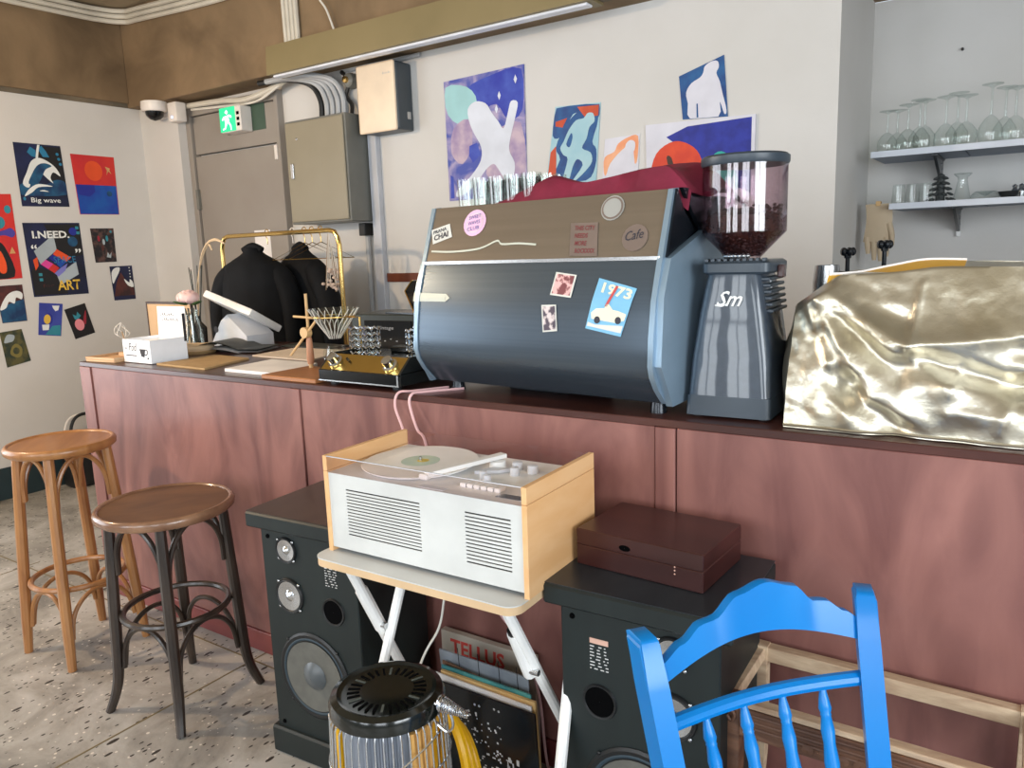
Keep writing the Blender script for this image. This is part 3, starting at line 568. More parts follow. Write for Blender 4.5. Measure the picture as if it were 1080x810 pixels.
# ------------------------------------------------------------------ bar counter
CZ, CY = 1.078, 1.731
t = thing('bar_counter', 'long reddish stained plywood bar counter with dark top', 'counter', (-3.483, CY, 0))
MB().box(0, 4.5, -.002, .86, CZ-.02, CZ, .002).build('countertop', 'counter_top', t)
cuts = [0, .09, 1.392, 1.438, 2.735, 2.789, 4.03, 4.5]
for a, b in zip(cuts, cuts[1:]):
    proud = .0 if b-a > .1 else -.006
    MB().box(a+.0015, b-.0015, proud, .02, .085, CZ-.0205, .0015).build('front_panel', 'counter_wood', t)
MB().box(.001, 4.499, .015, .03, .06, CZ-.02).build('backing', 'darkframe', t)
MB().box(0, 4.5, -.008, .02, 0, .084, .002).build('plinth', 'counter_skirt', t)
MB().box(0, .02, .021, .85, 0, CZ-.0205).build('end_panel', 'counter_wood', t); MB().box(4.48, 4.5, .021, .85, 0, CZ-.0205).build('end_panel', 'counter_wood', t)
MB().box(.02, 4.48, .83, .85, 0, CZ-.0205).build('back_panel', 'counter_wood', t)

# ------------------------------------------------------------------ espresso machine
MO, MR, MW = (-1.533, 1.749, CZ), -.086, .805
t = thing('espresso_machine', 'large steel espresso machine with stickers, room and ceiling reflections tinted into its panels', 'espresso machine', MO, MR)
top, seam, cre, bot = (.107, .553), (.05, .39), (0.0, .136), (.07, .035)
low = [bot, (.03, .075), (.008, .108), cre, (.004, .2), (.018, .29), seam]
MB().prism(low+[(.5, .39), (.5, .035)], 'x', .012, MW-.014).build('body', 'machine_room_tint', t, 25)
up = [seam, (.075, .46), top]
MB().prism([(.052, .396), top, (.14, .553), (.14, .396)], 'x', .012, MW-.014).build('upper_panel', 'machine_ceiling_tint', t, 25)
MB().box(.012, MW-.014, .139, .5, .391, .545).build('cup_tray', 'machine_dark', t)
MB().box(.006, MW-.008, .046, .056, .386, .3965, .001).build('trim_strip', 'silver', t)
def edge(x):   # polished frame following the profile
    m = MB(); pr = low+[(.107, .553)]
    out = [(y-.004, z) for y, z in pr]; m.prism(out+[(.13, .556), (.09, .39), (.09, .06)], 'x', x-.007, x+.007); return m
edge(.007).build('edge_frame', 'machine_side', t, 25); edge(MW-.007).build('edge_frame', 'machine_side', t, 25)
MB().prism([(.066, .03), (.005, .136), (.02, .3), (.055, .39), (.24, .455), (.36, .38), (.42, .3), (.5, .3), (.5, .05)], 'x', MW, MW+.018).build('side_panel', 'machine_side', t, 25)
MB().prism([(.06, .392), (.112, .553), (.15, .5), (.21, .455)], 'x', MW, MW+.006).build('side_window', 'machine_dark', t, 25)
MB().prism([(.24, .455), (.225, .462), (.13, .556), (.16, .556), (.4, .5), (.5, .45), (.5, .3), (.42, .3), (.36, .38)], 'x', MW, MW+.01).build('side_back_panel', 'machine_dark', t, 25)
MB().prism([(.066, .03), (.005, .136), (.02, .3), (.055, .39), (.24, .45), (.5, .3), (.5, .05)], 'x', -.012, 0).build('side_panel', 'machine_side', t, 25)
for x in (.06, MW-.05):
    for y in (.12, .43): MB().lathe([(.001, 0), (.022, 0), (.02, .02), (.016, .04), (.001, .04)], (x, y, 0), 12).build('foot', 'machine_dark', t)
MB().box(.2, .42, .2, .45, 0.001, .036).build('drain_box', 'machine_dark', t)
# three group handles are on the barista's side
for x in (.22, .58): MB().lathe([(.001, .14), (.045, .14), (.045, .22), (.001, .22)], (x, .54, 0), 16).build('group_head', 'silver', t)
def mface(seg, x, s, lift=.0015):
    a, b = (seam, top) if seg == 'u' else (cre, seam)
    y = a[0]+(b[0]-a[0])*s; z = a[1]+(b[1]-a[1])*s
    d = Vector((0, b[0]-a[0], b[1]-a[1])).normalized(); n = Vector((1, 0, 0)).cross(d)
    if seg == 'l':
        for (ya, za), (yb, zb) in zip(low[3:], low[4:]):
            if za <= z <= zb: y = ya+(yb-ya)*(z-za)/(zb-za)
    return Vector((x, y, z))+n*lift
def sticker(seg, c, m, label, lift=.002):
    mb = MB(); q4 = [Vector((q[0], q[1], 0)) for q in c]
    def sf(u, v):
        p = q4[3].lerp(q4[2], u).lerp(q4[0].lerp(q4[1], u), v); return mface(seg, p.x, p.y, lift)
    mb.grid(sf, 1, 8); o = mb.build('sticker', m, t, 0); o['label'] = label; return o
def stext(seg, txt, x, s, w, h, m, rot=0.0, bold=.01, shear=0):
    o = mface(seg, x, s, .003); d = (mface(seg, x, s+.1, .003)-o).normalized(); xd = Vector((1, 0, 0))
    if rot: q = Matrix.Rotation(rot, 3, xd.cross(d)); xd, d = q @ xd, q @ d
    return lettering(txt, o, xd, d, w, h, m, t, 'sticker_lettering', bold, 0, shear)
mat('st_white', (206, 206, 200), .5); mat('st_pink', (222, 176, 206), .5); mat('st_blue', (58, 84, 148), .5); mat('st_dark', (36, 38, 52), .5); mat('st_grey', (150, 150, 146), .35); mat('st_car', (116, 178, 214), .5); mat('st_maroon', (116, 48, 52), .5); mat('st_photo', (120, 60, 66), .5, c2=(230, 180, 178), scale=60, lo=.45, hi=.55); mat('st_photo2', (70, 60, 76), .5, c2=(214, 200, 200), scale=50, lo=.45, hi=.55); mat('st_cream', (226, 222, 196), .5); mat('st_smoke', (112, 98, 90), .3); mat('st_red', (190, 70, 70), .5)
sticker('u', [(.014, .60), (.085, .70), (.104, .46), (.031, .34)], 'st_white', 'white tilted sticker lettered PRANA CHAI')
stext('u', 'PRANA', .027, .515, .052, .0115, 'st_dark', .24, .015); stext('u', 'CHAI', .034, .395, .056, .0185, 'st_dark', .24, .03)
def rsticker(seg, x, s, rx, rs, m, label, lift=.002, n=20):
    mb = MB(); mb.face([mface(seg, x+rx*cos(-2*pi*i/n), s+rs*sin(-2*pi*i/n), lift) for i in range(n)][::-1]); o = mb.build('sticker', m, t, 0); o['label'] = label; return o
rsticker('u', .184, .685, .042, .23, 'st_pink', 'round pink badge sticker'); rsticker('u', .184, .685, .031, .17, 'st_white', 'white centre of the pink badge', .0028); rsticker('u', .184, .685, .029, .158, 'st_pink', 'pink centre of the badge', .0032)
for i, tx in enumerate(('SWEET', 'WAVES', 'CLUB')): stext('u', tx, .162, .74-.1*i, .044, .011, 'st_blue', .15, .0).location.y -= .0015
rsticker('u', .642, .776, .034, .19, 'st_grey', 'round grey badge sticker'); rsticker('u', .642, .776, .031, .172, 'st_smoke', 'dark ring of the grey badge', .0028); rsticker('u', .642, .776, .026, .145, 'st_grey', 'centre of the grey badge', .0034)
sticker('u', [(.522, .58), (.606, .57), (.62, .05), (.535, .07)], 'st_smoke', 'smoky square lettering sticker')
for i, tx in enumerate(('THIS CITY', 'NEEDS', 'MORE', 'ROCKXXX')): stext('u', tx, .538+.004*i, .46-.118*i, (.062, .04, .036, .06)[i], .0125, 'st_maroon', -.02, .02)
rsticker('u', .72, .31, .036, .2, 'st_smoke', 'round faded signature sticker'); stext('u', 'Cafe', .695, .26, .05, .024, 'st_dark', .15, .0, .3)
mb = MB()
pts = catmull([(.03, .22, 0), (.12, .2, 0), (.22, .24, 0), (.28, .36, 0), (.3, .3, 0), (.36, .3, 0), (.42, .27, 0)], 4)
for a, b in zip(pts, pts[1:]): mb.face([mface('u', a.x, a.y-.02, .002), mface('u', b.x, b.y-.02, .002), mface('u', b.x, b.y+.012, .002), mface('u', a.x, a.y+.012, .002)])
mb.build('tape_residue', 'tape', t, 0)
sticker('l', [(-.012, .665), (.12, .655), (.12, .565), (-.012, .565)], 'tape', 'strip of masking tape'); mb = MB(); mb.face([mface('l', .12, .565, .002), mface('l', .138, .61, .002), mface('l', .12, .655, .002)]); mb.build('tape_end', 'tape', t, 0)
sticker('l', [(.502, .886), (.568, .854), (.56, .63), (.493, .657)], 'st_white', 'square white bordered sticker'); sticker('l', [(.507, .868), (.562, .842), (.556, .648), (.498, .672)], 'st_photo', 'red floral picture', .003)
sticker('l', [(.469, .553), (.516, .559), (.525, .295), (.479, .276)], 'st_white', 'narrow white bordered sticker'); sticker('l', [(.474, .54), (.513, .545), (.521, .31), (.483, .293)], 'st_photo2', 'dark photo picture', .003)
sticker('l', [(.637, .823), (.748, .724), (.715, .268), (.611, .335)], 'st_car', 'blue postcard of a cream convertible car')
stext('l', '1973', .648, .685, .088, .027, 'st_cream', -.22, .03); sticker('l', [(.69, .75), (.697, .74), (.672, .55), (.664, .55)], 'st_red', 'red slash', .0035)
mb = MB(); mb.face([mface('l', a, b, .0035) for a, b in [(.628, .43), (.70, .395), (.722, .42), (.727, .48), (.704, .51), (.688, .52), (.676, .575), (.668, .57), (.664, .535), (.64, .53), (.626, .49)]]); mb.build('printed_car', 'st_cream', t, 0)
mb = MB(); mb.face([mface('l', a, b, .0035) for a, b in [(.618, .40), (.64, .375), (.72, .37), (.715, .30), (.616, .36)]]); mb.build('printed_road', 'st_white', t, 0)
for x in (.645, .705): rsticker('l', x, .42, .009, .036, 'st_dark', 'printed wheel', .004, 10)
# glasses and cloth on top of the machine
TOPZ = CZ+.5452
def on_machine(x, y, z=.545):
    c, s = cos(MR), sin(MR); return (MO[0]+c*x-s*y, MO[1]+s*x+c*y, CZ+z)
def tumbler(r=.03, h=.075, taper=.85): return MB().lathe([(r*taper*.9, .004), (.001, .004), (.001, 0), (r*taper, 0), (r, h), (r-.002, h), (r*taper*.92, .006)], (0, 0, 0), 16)
proto = None; gi = 0
for j in range(3):
    for i in range(5):
        p0 = on_machine(.075+.062*i+.012*(j % 2), .18+.062*j)
        if proto is None:
            proto = tumbler(.029, .09).build('tumbler', 'glass', None, 40); o = proto
        else: o = proto.copy(); COL.objects.link(o)
        o.location = p0
        tag(o, 'clear tumbler on the espresso machine, %s in the %s row' % (('leftmost', 'second', 'middle', 'fourth', 'rightmost')[i], ('front', 'middle', 'rear')[j]), 'glass', 'tumblers on the espresso machine'); gi += 1
def clothfn(u, v):
    x = .2+.62*u+.03*v; y = .15+.3*v
    env = min(1, u*3.2)**1.2
    z = .547+.012+env*(.055+.022*sin(u*9+v*2)+.012*noise.noise(Vector((u*6, v*4, 3)))+.02*sin(v*7+u*3))*sin(pi*min(1, max(.0, v*.9+.1)))**.5
    if v < .04: z = .553
    if u > .9: z -= (u-.9)*10*.05; x -= (u-.9)*.0
    return Vector((x, y, max(z, .5485) if u < .93 else z))
m = MB(); m.grid(clothfn, 46, 22); m.grid(lambda u, v: clothfn(u, v)+Vector((0, 0, -.0025)), 46, 22)
cl = tag(m.build('bar_cloth', 'redcloth', None, 60, loc=MO, rotz=MR), 'crumpled dark red cloth lying on the espresso machine', 'cloth')

# ------------------------------------------------------------------ coffee grinder
t = thing('coffee_grinder', 'grey coffee grinder with clear hopper marked SM', 'grinder', (-.59, 1.79, CZ), .04)
def loft(levels, n=10):
    """stack of rounded rectangles (z, x0, x1, y0, y1, r)"""
    m = MB(); rings = []
    for (z, a, b, c, d, r) in levels:
        ring = []
        for (cx, cy, st) in ((b-r, d-r, 0), (a+r, d-r, 1), (a+r, c+r, 2), (b-r, c+r, 3)):
            for k in range(4):
                an = pi/2*st+pi/2*k/3; ring.append(m.bm.verts.new((cx+r*cos(an), cy+r*sin(an), z)))
        rings.append(ring)
    for A, B in zip(rings, rings[1:]):
        q = len(A)
        for j in range(q): m.bm.faces.new((A[j], A[(j+1) % q], B[(j+1) % q], B[j]))
    m.bm.faces.new(rings[0][::-1]); m.bm.faces.new(rings[-1]); return m
loft([(.006, -.103, .103, 0, .25, .012), (.055, -.101, .101, .003, .25, .014)]).build('base', 'grinder_dark', t)
loft([(.055, -.1, .1, .004, .25, .02), (.15, -.093, .093, .010, .24, .022), (.25, -.08, .08, .018, .23, .024), (.31, -.070, .070, .024, .22, .024), (.347, -.063, .063, .03, .21, .024)]).build('body', 'grinder', t)
loft([(.347, -.068, .082, .028, .22, .02), (.352, -.074, .088, .024, .225, .02), (.372, -.074, .088, .024, .225, .02), (.378, -.066, .08, .03, .22, .02)]).build('collar', 'grinder_dark', t)
for i in range(6): MB().box(.058, .093-.002*i, .05, .2, .255+.015*i, .263+.015*i, .002).build('cooling_fin', 'grinder_dark', t)
for i in range(10): MB().box(-.066+.015*i, -.058+.015*i, .03, .05, .376, .384, .001).build('adjust_notch', 'grinder_dark', t)
MB().box(.088, .104, .1, .13, .335, .365, .003).build('lever_knob', 'brownbox', t)
for sx in (-.08, .08):
    for y in (.03, .22): MB().lathe([(.001, 0), (.012, 0), (.012, .008), (.001, .008)], (sx, y, 0), 10).build('foot', 'blackrubber', t)
HC = (.0, .13, 0)
MB().lathe([(.035, .374), (.041, .384), (.1, .445), (.1, .603), (.098, .603), (.098, .447), (.039, .386)], HC, 40).build('hopper', 'hopperglass', t, 40)
MB().lathe([(.001, .603), (.101, .603), (.104, .608), (.104, .622), (.098, .627), (.001, .628)], HC, 40).build('hopper_lid', 'grinder_dark', t)
for i in range(9):
    a = -pi*.95+i*.24; MB().ell((HC[0]+.043*cos(a), HC[1]+.043*sin(a), .388), .006, .006, .006).build('collar_screw', 'silver', t)
lettering('Sm', (-.032, .0172, .272), (1, 0, 0), (0, .11, 1), .062, .036, 'plasticwhite', t, 'logo_lettering', .012, .002, .45)
m = MB(); m.tube([(-.036, .0185, .274), (-.02, .0182, .272), (-.004, .0184, .279)], .0022, 6); m.build('logo_tail', 'plasticwhite', t)
bm_ = MB(); rnd = random.Random(3)
def hop_r(z): return .036+(z-.384)/(.445-.384)*.058 if z < .445 else .094
bm_.lathe([(.001, .386), (.03, .388), (.086, .446), (.086, .485), (.05, .5), (.001, .505)], (0, 0, 0), 24)
for i in range(620):
    z = rnd.uniform(.39, .515); a = rnd.uniform(0, 2*pi); top_ = z > .485
    topz = .497+.018*sin(a+.3)
    if z > topz: z = topz; rr = rnd.uniform(0, .088)
    else: rr = max(0, hop_r(z)-.007-rnd.random()*.006)
    q = AX('Z', rnd.uniform(0, 6)) @ AX('X', rnd.uniform(0, 3)); bm_.ell((rr*cos(a), rr*sin(a), z), .0066, .0046, .0038, q, 6, 4)
b = bm_.build('coffee_beans', 'beans', None, 60); b.location = (-.59-.13*sin(.04), 1.79+.13*cos(.04), CZ); b['kind'] = 'stuff'; tag(b, 'dark roasted coffee beans filling the grinder hopper', 'coffee beans')

# ------------------------------------------------------------------ gold cloth over a second machine
def seg_d(px, pz, a, b):
    ax, az = a; bx, bz = b; dx, dz = bx-ax, bz-az; L = dx*dx+dz*dz
    tt = max(0, min(1, ((px-ax)*dx+(pz-az)*dz)/L)); return hypot(px-ax-tt*dx, pz-az-tt*dz), tt
# creases in (x, height) on the front: (start, end, width, depth); positive stands proud
CR = [((-.42, .33), (-.2, .19), .02, .018), ((-.2, .195), (.5, .27), .03, .020), ((-.2, .2), (-.19, .32), .008, .007),
      ((-.43, .30), (-.36, .15), .022, .016), ((-.36, .15), (-.3, .0), .03, .012), ((-.41, .31), (-.27, .08), .022, .016), ((-.41, .30), (-.13, .12), .024, .018), ((-.27, .08), (-.16, .02), .04, .010),
      ((-.385, .20), (-.32, .09), .026, -.018), ((-.31, .1), (-.22, .01), .03, -.026), ((-.22, .01), (-.1, .0), .03, -.018), ((-.36, .27), (-.22, .13), .02, -.012), ((-.2, .165), (.0, .11), .028, -.026), ((.0, .11), (.2, .17), .03, -.02),
      ((-.13, .12), (.05, .08), .03, .014), ((-.12, .06), (-.03, .06), .02, .008), ((-.02, .075), (-.03, .03), .015, .008), ((-.12, .1), (-.11, .15), .01, .006), ((.0, .2), (.2, .24), .03, -.010), ((-.3, .27), (-.22, .24), .02, -.008)]
def front_disp(x, h):
    d = 0
    for a, b, w_, am in CR:
        q, tt = seg_d(x, h, a, b); d += 1.35*am*(math.exp(-(q/w_)**1.25) if am > 0 else math.exp(-(q/w_)**2))
    return d+.006*noise.noise(Vector((x*12+h*8, h*14, 1)))+.0035*noise.noise(Vector((x*30+h*20, h*22-x*8, 2)))+.0012*noise.noise(Vector((x*70, h*70, 3)))
def ctop(x): return .334+.018*min(1, max(0, (x+.4)/.22))+.004*noise.noise(Vector((x*6, 0, 5)))-(.05*max(0, (-.36-x)/.09))**1
CX0, CX1, CYF, CYB = -.455, .62, 1.746, 2.24
def gold(u, v):
    """v 0..0.6 front bottom to top, 0.6..1 over the top to the back"""
    x = CX0+(CX1-CX0)*u
    H = ctop(x); lean = .10+.05*math.exp(-((x+.42)/.05)**2)*0
    if v <= .6:
        s = v/.6; h = H*s; y = CYF+.018+lean*s**1.6-front_disp(x, h)*min(1, s*5+.35)*(1 if s < .93 else (1-s)/.07)
        y = max(y, CYF-.012)
        ridge = math.exp(-((x+.3)/.1)**2)
        z = h
    else:
        s = (v-.6)/.4; y = CYF+.018+lean+(CYB-CYF-.018-lean)*s
        z = H+.008*sin(s*pi)*sin(x*11)+.004*noise.noise(Vector((x*10, y*10, 0)))-.02*s*max(0, (x+.1))
    # left end falls steeply
    if u < .06:
        k = 1-u/.06; x += .006*k; z *= 1-.03*k
    return Vector((x, y, z+.002))
t = thing('dust_cover', 'crumpled shiny gold fabric cover draped over a machine beside the grinder', 'cover', (0, 0, CZ))
m = MB(); V = m.grid(gold, 200, 110)
def side(u, v):
    a = gold(0, 0.0+v*.6); bpt = Vector((CX0-.055+.015*sin(v*9)+.06*(1-v), CYB-.06, a.z*(1-.14*v)))
    p = a.lerp(bpt, u); p.x += (-.018*sin(u*pi)*sin(v*2.6+.4)+.012*sin(u*16+v*4)*sin(u*pi))-.02*sin(u*pi)*(1-v); return p
m.grid(lambda u, v: side(1-u, v), 26, 40)
def topcap(u, v):
    a = gold(0, .6+.4*u); c = side(u*.98, 1.0); return c.lerp(a, v)
m.grid(topcap, 20, 4)
m.grid(lambda u, v: Vector((CX0+.05+(CX1-CX0-.05)*u, CYB, gold(u, 1).z*(1-v)+.003*v)), 30, 6)
m.grid(lambda u, v: Vector((CX1, gold(1, .6*v).y*(1-u)+CYB*u, gold(1, .6*v).z)), 8, 12)
m.build('cover_cloth', 'goldcloth', t, 70)
m = MB(); hem = [gold(i/120, 0.0)+Vector((0, -.002, .006)) for i in range(121)]; m.tube(hem, .003, 5); m.build('hem', 'goldcloth', t)
fold = catmull([(-.385, 1.875, .338), (-.33, 1.92, .34), (-.27, 1.955, .352), (-.2, 1.98, .364), (-.12, 1.985, .362)], 6)
m = MB()
for a, b in zip(fold, fold[1:]):
    k = lambda p: gold((p.x-CX0)/(CX1-CX0), .585)
    m.face([a+Vector((0, 0, .004)), b+Vector((0, 0, .004)), k(b)+Vector((0, .004, -.004)), k(a)+Vector((0, .004, -.004))])
m.build('folded_edge', 'goldlining', t, 60)
m = MB(); m.tube([p+Vector((0, 0, .004)) for p in fold], .004, 6); m.build('folded_seam', 'paper', t)
# knobs and levers rising behind the cover
for i, (x, y, z0, z1, lab) in enumerate(((-.43, 2.33, CZ, 1.455, 'black star knob on a rod behind the gold cover, left one'), (-.337, 2.33, CZ, 1.472, 'black star knob on a rod in front of the rubber glove'))):
    t = thing('star_knob', lab, 'knob', (x, y, z0), 0, 'star knobs behind the gold cover')
    MB().tube([(0, 0, 0), (0, 0, z1-z0)], .006, 8).build('rod', 'machine_dark', t)
    m = MB()
    for k in range(5): m.ell((.013*cos(k*1.257+.3), .013*sin(k*1.257+.3), z1-z0+.008), .009, .009, .012)
    m.lathe([(.001, -.012), (.009, -.01), (.012, .015), (.001, .018)], (0, 0, z1-z0), 10); m.build('knob_head', 'machine_dark', t)
t = thing('steel_pitcher', 'small dark metal pitcher peeking over the left end of the gold cover', 'pitcher', (-.475, 2.29, CZ))
MB().lathe([(.001, .002), (.035, 0), (.037, .3), (.032, .35), (.03, .35), (.034, .3), (.03, .01), (.001, .01)], (0, 0, 0), 18).build('body', 'silver', t)
MB().tube(catmull([(.034, 0, .33), (.06, 0, .32), (.062, 0, .26), (.036, 0, .22)], 5), .004, 6).build('handle', 'machine_dark', t)

# ------------------------------------------------------------------ left end of the counter
t = thing('display_tray', 'pale wooden tray at the far left end of the counter', 'tray', (-3.36, 1.84, CZ), .1)
MB().box(-.1, .1, -.09, .09, 0, .012, .003).build('board', 'trayw', t)
for a in ((-.1, -.094, -.09, .09), (.094, .1, -.09, .09), (-.094, .094, -.09, -.084), (-.094, .094, .084, .09)): MB().box(a[0], a[1], a[2], a[3], .012, .022, .001).build('rim', 'trayw', t)
t = thing('wire_ornament', 'small twig and wire ornament standing on the wooden tray', 'ornament', (-3.34, 1.87, CZ+.0122))
MB().box(-.03, .05, -.025, .025, 0, .02, .004).build('wood_block', 'trayw', t)
MB().tube(catmull([(.03, 0, .02), (.015, 0, .05), (-.01, 0, .08), (-.02, 0, .11)], 5), [.006, .003], 6).build('twig', 'twig', t)
for i in range(5):
    a = i*1.25; MB().tube(catmull([(-.01, 0, .08), (-.02+.03*cos(a), .03*sin(a), .1), (-.035+.02*cos(a+.8), .02*sin(a+.8), .13), (-.02, 0, .15)], 5), .0015, 5).build('wire_loop', 'wirewhite', t)
t = thing('paper_box', 'white cardboard box with open lid and a drawn coffee cup', 'box', (-3.241, 1.80, CZ+.003), 0)
W, D, H = .205, .17, .098
MB().box(0, W, 0, .003, 0, H).build('front_side', 'boxwhite', t); MB().box(0, W, D-.003, D, 0, H).build('rear_side', 'boxwhite', t); MB().box(0, .003, .003, D-.003, 0, H).build('left_side', 'boxwhite', t); MB().box(W-.003, W, .003, D-.003, 0, H).build('right_side', 'boxwhite', t); MB().box(.003, W-.003, .003, D-.003, 0, .003).build('bottom', 'boxwhite', t)
MB().box(.004, W-.004, .004, D-.004, .08, .083).build('inner_tray', 'paper', t)
ld = MB().box(0, W, 0, .003, 0, .128, 0, TR(0, D, H) @ AX('X', -.05)).build('lid', 'boxwhite', t)
MB().box(W, W+.003, .03, .042, 0, .12, 0, TR(0, D-.04, H-.02)).build('lid_shadow_strip', 'ink', ld)  # thin dark strip paints the shadowed edge right of the box
for k, (zz, n) in enumerate(((.19, 7), (.168, 8))):
    mm = MB()
    for i in range(n): mm.tube([(.03+.016*i+.01*k, D-.002, H+zz-.1), (.035+.016*i+.01*k, D-.002, H+zz-.1+.009*(1 if i % 3 else .2)), (.04+.016*i+.01*k, D-.002, H+zz-.104)], .0011, 4)
    mm.build('handwriting', 'ink', ld)
lettering('Pod', (.045, -.0006, .05), (1, 0, 0), (0, 0, 1), .06, .034, 'ink', t, 'lettering', .0, 0, .3); MB().box(.02, .1, -.0006, 0, .028, .032).build('underline', 'ink', t); MB().box(.012, .03, -.0006, 0, .058, .062).build('underline', 'ink', t)
mm = MB(); mm.face([(.125, -.0007, .06), (.135, -.0007, .028), (.158, -.0007, .026), (.168, -.0007, .06)]); mm.build('printed_cup', 'ink', t, 0)
MB().tube(catmull([(.166, -.0007, .058), (.182, -.0007, .056), (.178, -.0007, .038), (.162, -.0007, .038)], 4), .002, 5).build('printed_handle', 'ink', t); MB().box(.178, .188, -.0007, 0, .018, .025).build('printed_mark', 'ink', t)
t = thing('menu_board', 'brown framed menu board standing behind the white box', 'board', (-3.86, 2.3, CZ))
MB().box(0, .38, 0, .008, 0, .215).build('panel', 'boardbrown', t)
for a in ((-.006, .386, .209, .22), (-.006, .386, 0, .006)): MB().box(a[0], a[1], -.004, .012, a[2], a[3], .001).build('frame_rail', 'darkframe', t)
for x in (-.006, .38): MB().box(x, x+.006, -.004, .012, .006, .209, .001).build('frame_stile', 'darkframe', t)
def flatpad(name, label, cat, pts, z, h, m, extra=None):
    c = (sum(p[0] for p in pts)/len(pts), sum(p[1] for p in pts)/len(pts)); mb = MB()
    mb.prism([(p[0]-c[0], p[1]-c[1]) for p in pts], 'z', 0, h); o = mb.build(name, m, None, 0); o.location = (c[0], c[1], z); return tag(o, label, cat)
flatpad('menu_folder', 'brown kraft menu folder at the counter edge beside the white box', 'folder', [(-3.0, 1.80), (-2.66, 1.79), (-2.74, 2.06), (-3.0, 2.08)], CZ+.0005, .008, 'kraft')
flatpad('paper_pad', 'white paper pad at the front edge of the counter', 'paper', [(-2.546, 1.80), (-2.18, 1.795), (-2.3, 2.042), (-2.58, 2.05)], CZ+.0005, .012, 'paper')
flatpad('paper_sheet', 'cream paper sheet behind the white pad', 'paper', [(-2.82, 2.14), (-2.44, 2.126), (-2.5, 2.42), (-2.84, 2.40)], CZ+.0005, .006, 'paperwarm')
flatpad('slim_tablet', 'flat black tablet on the counter behind the cream sheet', 'tablet', [(-2.98, 2.43), (-2.66, 2.43), (-2.64, 2.55), (-2.98, 2.56)], CZ+.0005, .008, 'bookdark')
t = thing('magazine', 'dark curled magazine lying beside the till', 'magazine', (-3.1, 2.26, CZ), .35)
for k in range(2):
    m = MB()
    def leaf(u, v, k=k): return Vector((-.18+.36*u, -.1+.2*v, .004+.012*k+.03*sin(min(1, u*1.4)*pi)*(.6+.5*k)))
    m.grid(leaf, 18, 4); m.grid(lambda u, v: leaf(u, v)+Vector((0, 0, -.004)), 18, 4); m.build('page_block' if k == 0 else 'cover', 'paper' if k == 0 else 'bookdark', t, 60)
t = thing('rose_vase', 'glass vase with a pink rose and dark stems behind the white box', 'vase', (-3.34, 2.2, CZ))
MB().lathe([(.001, .0), (.05, 0), (.055, .02), (.05, .1), (.036, .16), (.04, .19), (.038, .19), (.034, .16), (.048, .1), (.052, .02), (.001, .006)], (0, 0, 0), 20).build('vase_glass', 'glass', t, 40)
for i in range(7):
    a = i*.9; MB().tube([(.03*cos(a), .03*sin(a), .01), (.02*cos(a+2), .02*sin(a+2), .2)], .003, 5).build('stem', 'stem', t)
m = MB()
for k in range(14):
    a = k*2.4; r = .012+.0024*k; q = AX('Z', a) @ AX('Y', .35+.04*k)
    m.ell((r*.7*cos(a), r*.7*sin(a), .265-.0012*k), .012+.0012*k, .017+.0015*k, .026, q, 8, 6)
m.build('rose_bloom', 'rose', t)
for a, ln in ((.2, .08), (2.9, .07), (4.2, .06)):
    m = MB(); m.ell((.035*cos(a)+.02*cos(a), .03*sin(a), .225), .034, .018, .006, AX('Z', a) @ AX('Y', -.3)); m.build('leaf', 'leaf', t)
t = thing('reed_diffuser', 'dark glass bottle with thin reed sticks behind the pink rose', 'diffuser', (-3.47, 2.33, CZ))
MB().lathe([(.001, 0), (.035, 0), (.038, .09), (.014, .12), (.014, .15), (.001, .15)], (0, 0, 0), 16).build('bottle', 'unitglass', t)
for dx, dz in ((-.05, .39), (-.035, .38), (.02, .40), (.055, .40), (.06, .40)): MB().tube([(0, 0, .05), (dx, .01, dz)], .0028, 5).build('reed', 'stem', t)
MB().tube(catmull([(.0, 0, .12), (.02, 0, .3), (.06, .01, .42), (.11, .02, .5), (.14, .02, .47)], 6), [.0015, .0015, .0035, .007, .003], 8).build('pampas_plume', 'pampas', t)
MB().tube(catmull([(.0, 0, .12), (.05, 0, .38), (.1, .01, .49), (.17, .02, .52), (.24, .02, .5)], 6), [.002, .002, .004, .008, .004], 6).build('pampas_plume', 'pampas', t)
t = thing('wicker_dish', 'round woven dish with a pale scarf in front of the till', 'dish', (-3.22, 2.13, CZ))
MB().lathe([(.001, .0), (.09, 0), (.1, .012), (.096, .014), (.085, .006), (.001, .006)], (0, 0, 0), 24).build('dish', 'kraft', t); MB().tube(catmull([(.07*cos(a), .07*sin(a), .022+.004*(a % 2)) for a in (0, 1, 2, 3, 4, 5)], 5, True), .016, 8, True).build('scarf', 'pampas', t)
t = thing('till_terminal', 'white till terminal with a tilted touch screen', 'till', (-3.27, 2.4, CZ))
MB().prism([(-.12, 0), (.17, 0), (.17, .06), (.03, .16), (-.02, .13)], 'y', -.07, .09, bev=.006).build('stand', 'dovegrey', t)
sc = MB().box(-.17, .19, -.1, .12, -.006, .03, .008, TR(.005, .02, .165) @ AX('Y', .26) @ AX('X', -.5), 2).build('screen_housing', 'plasticwhite', t)
MB().box(-.15, .17, -.085, .105, .0302, .0312, 0, TR(.005, .02, .165) @ AX('Y', .26) @ AX('X', -.5)).build('screen_glass', 'unitglass', sc)
MB().lathe([(.001, 0), (.016, 0), (.016, .002), (.001, .002)], (0, 0, 0), 14, TR(-.06, -.0705, .085) @ AX('X', pi/2)).build('round_logo', 'ink', t)
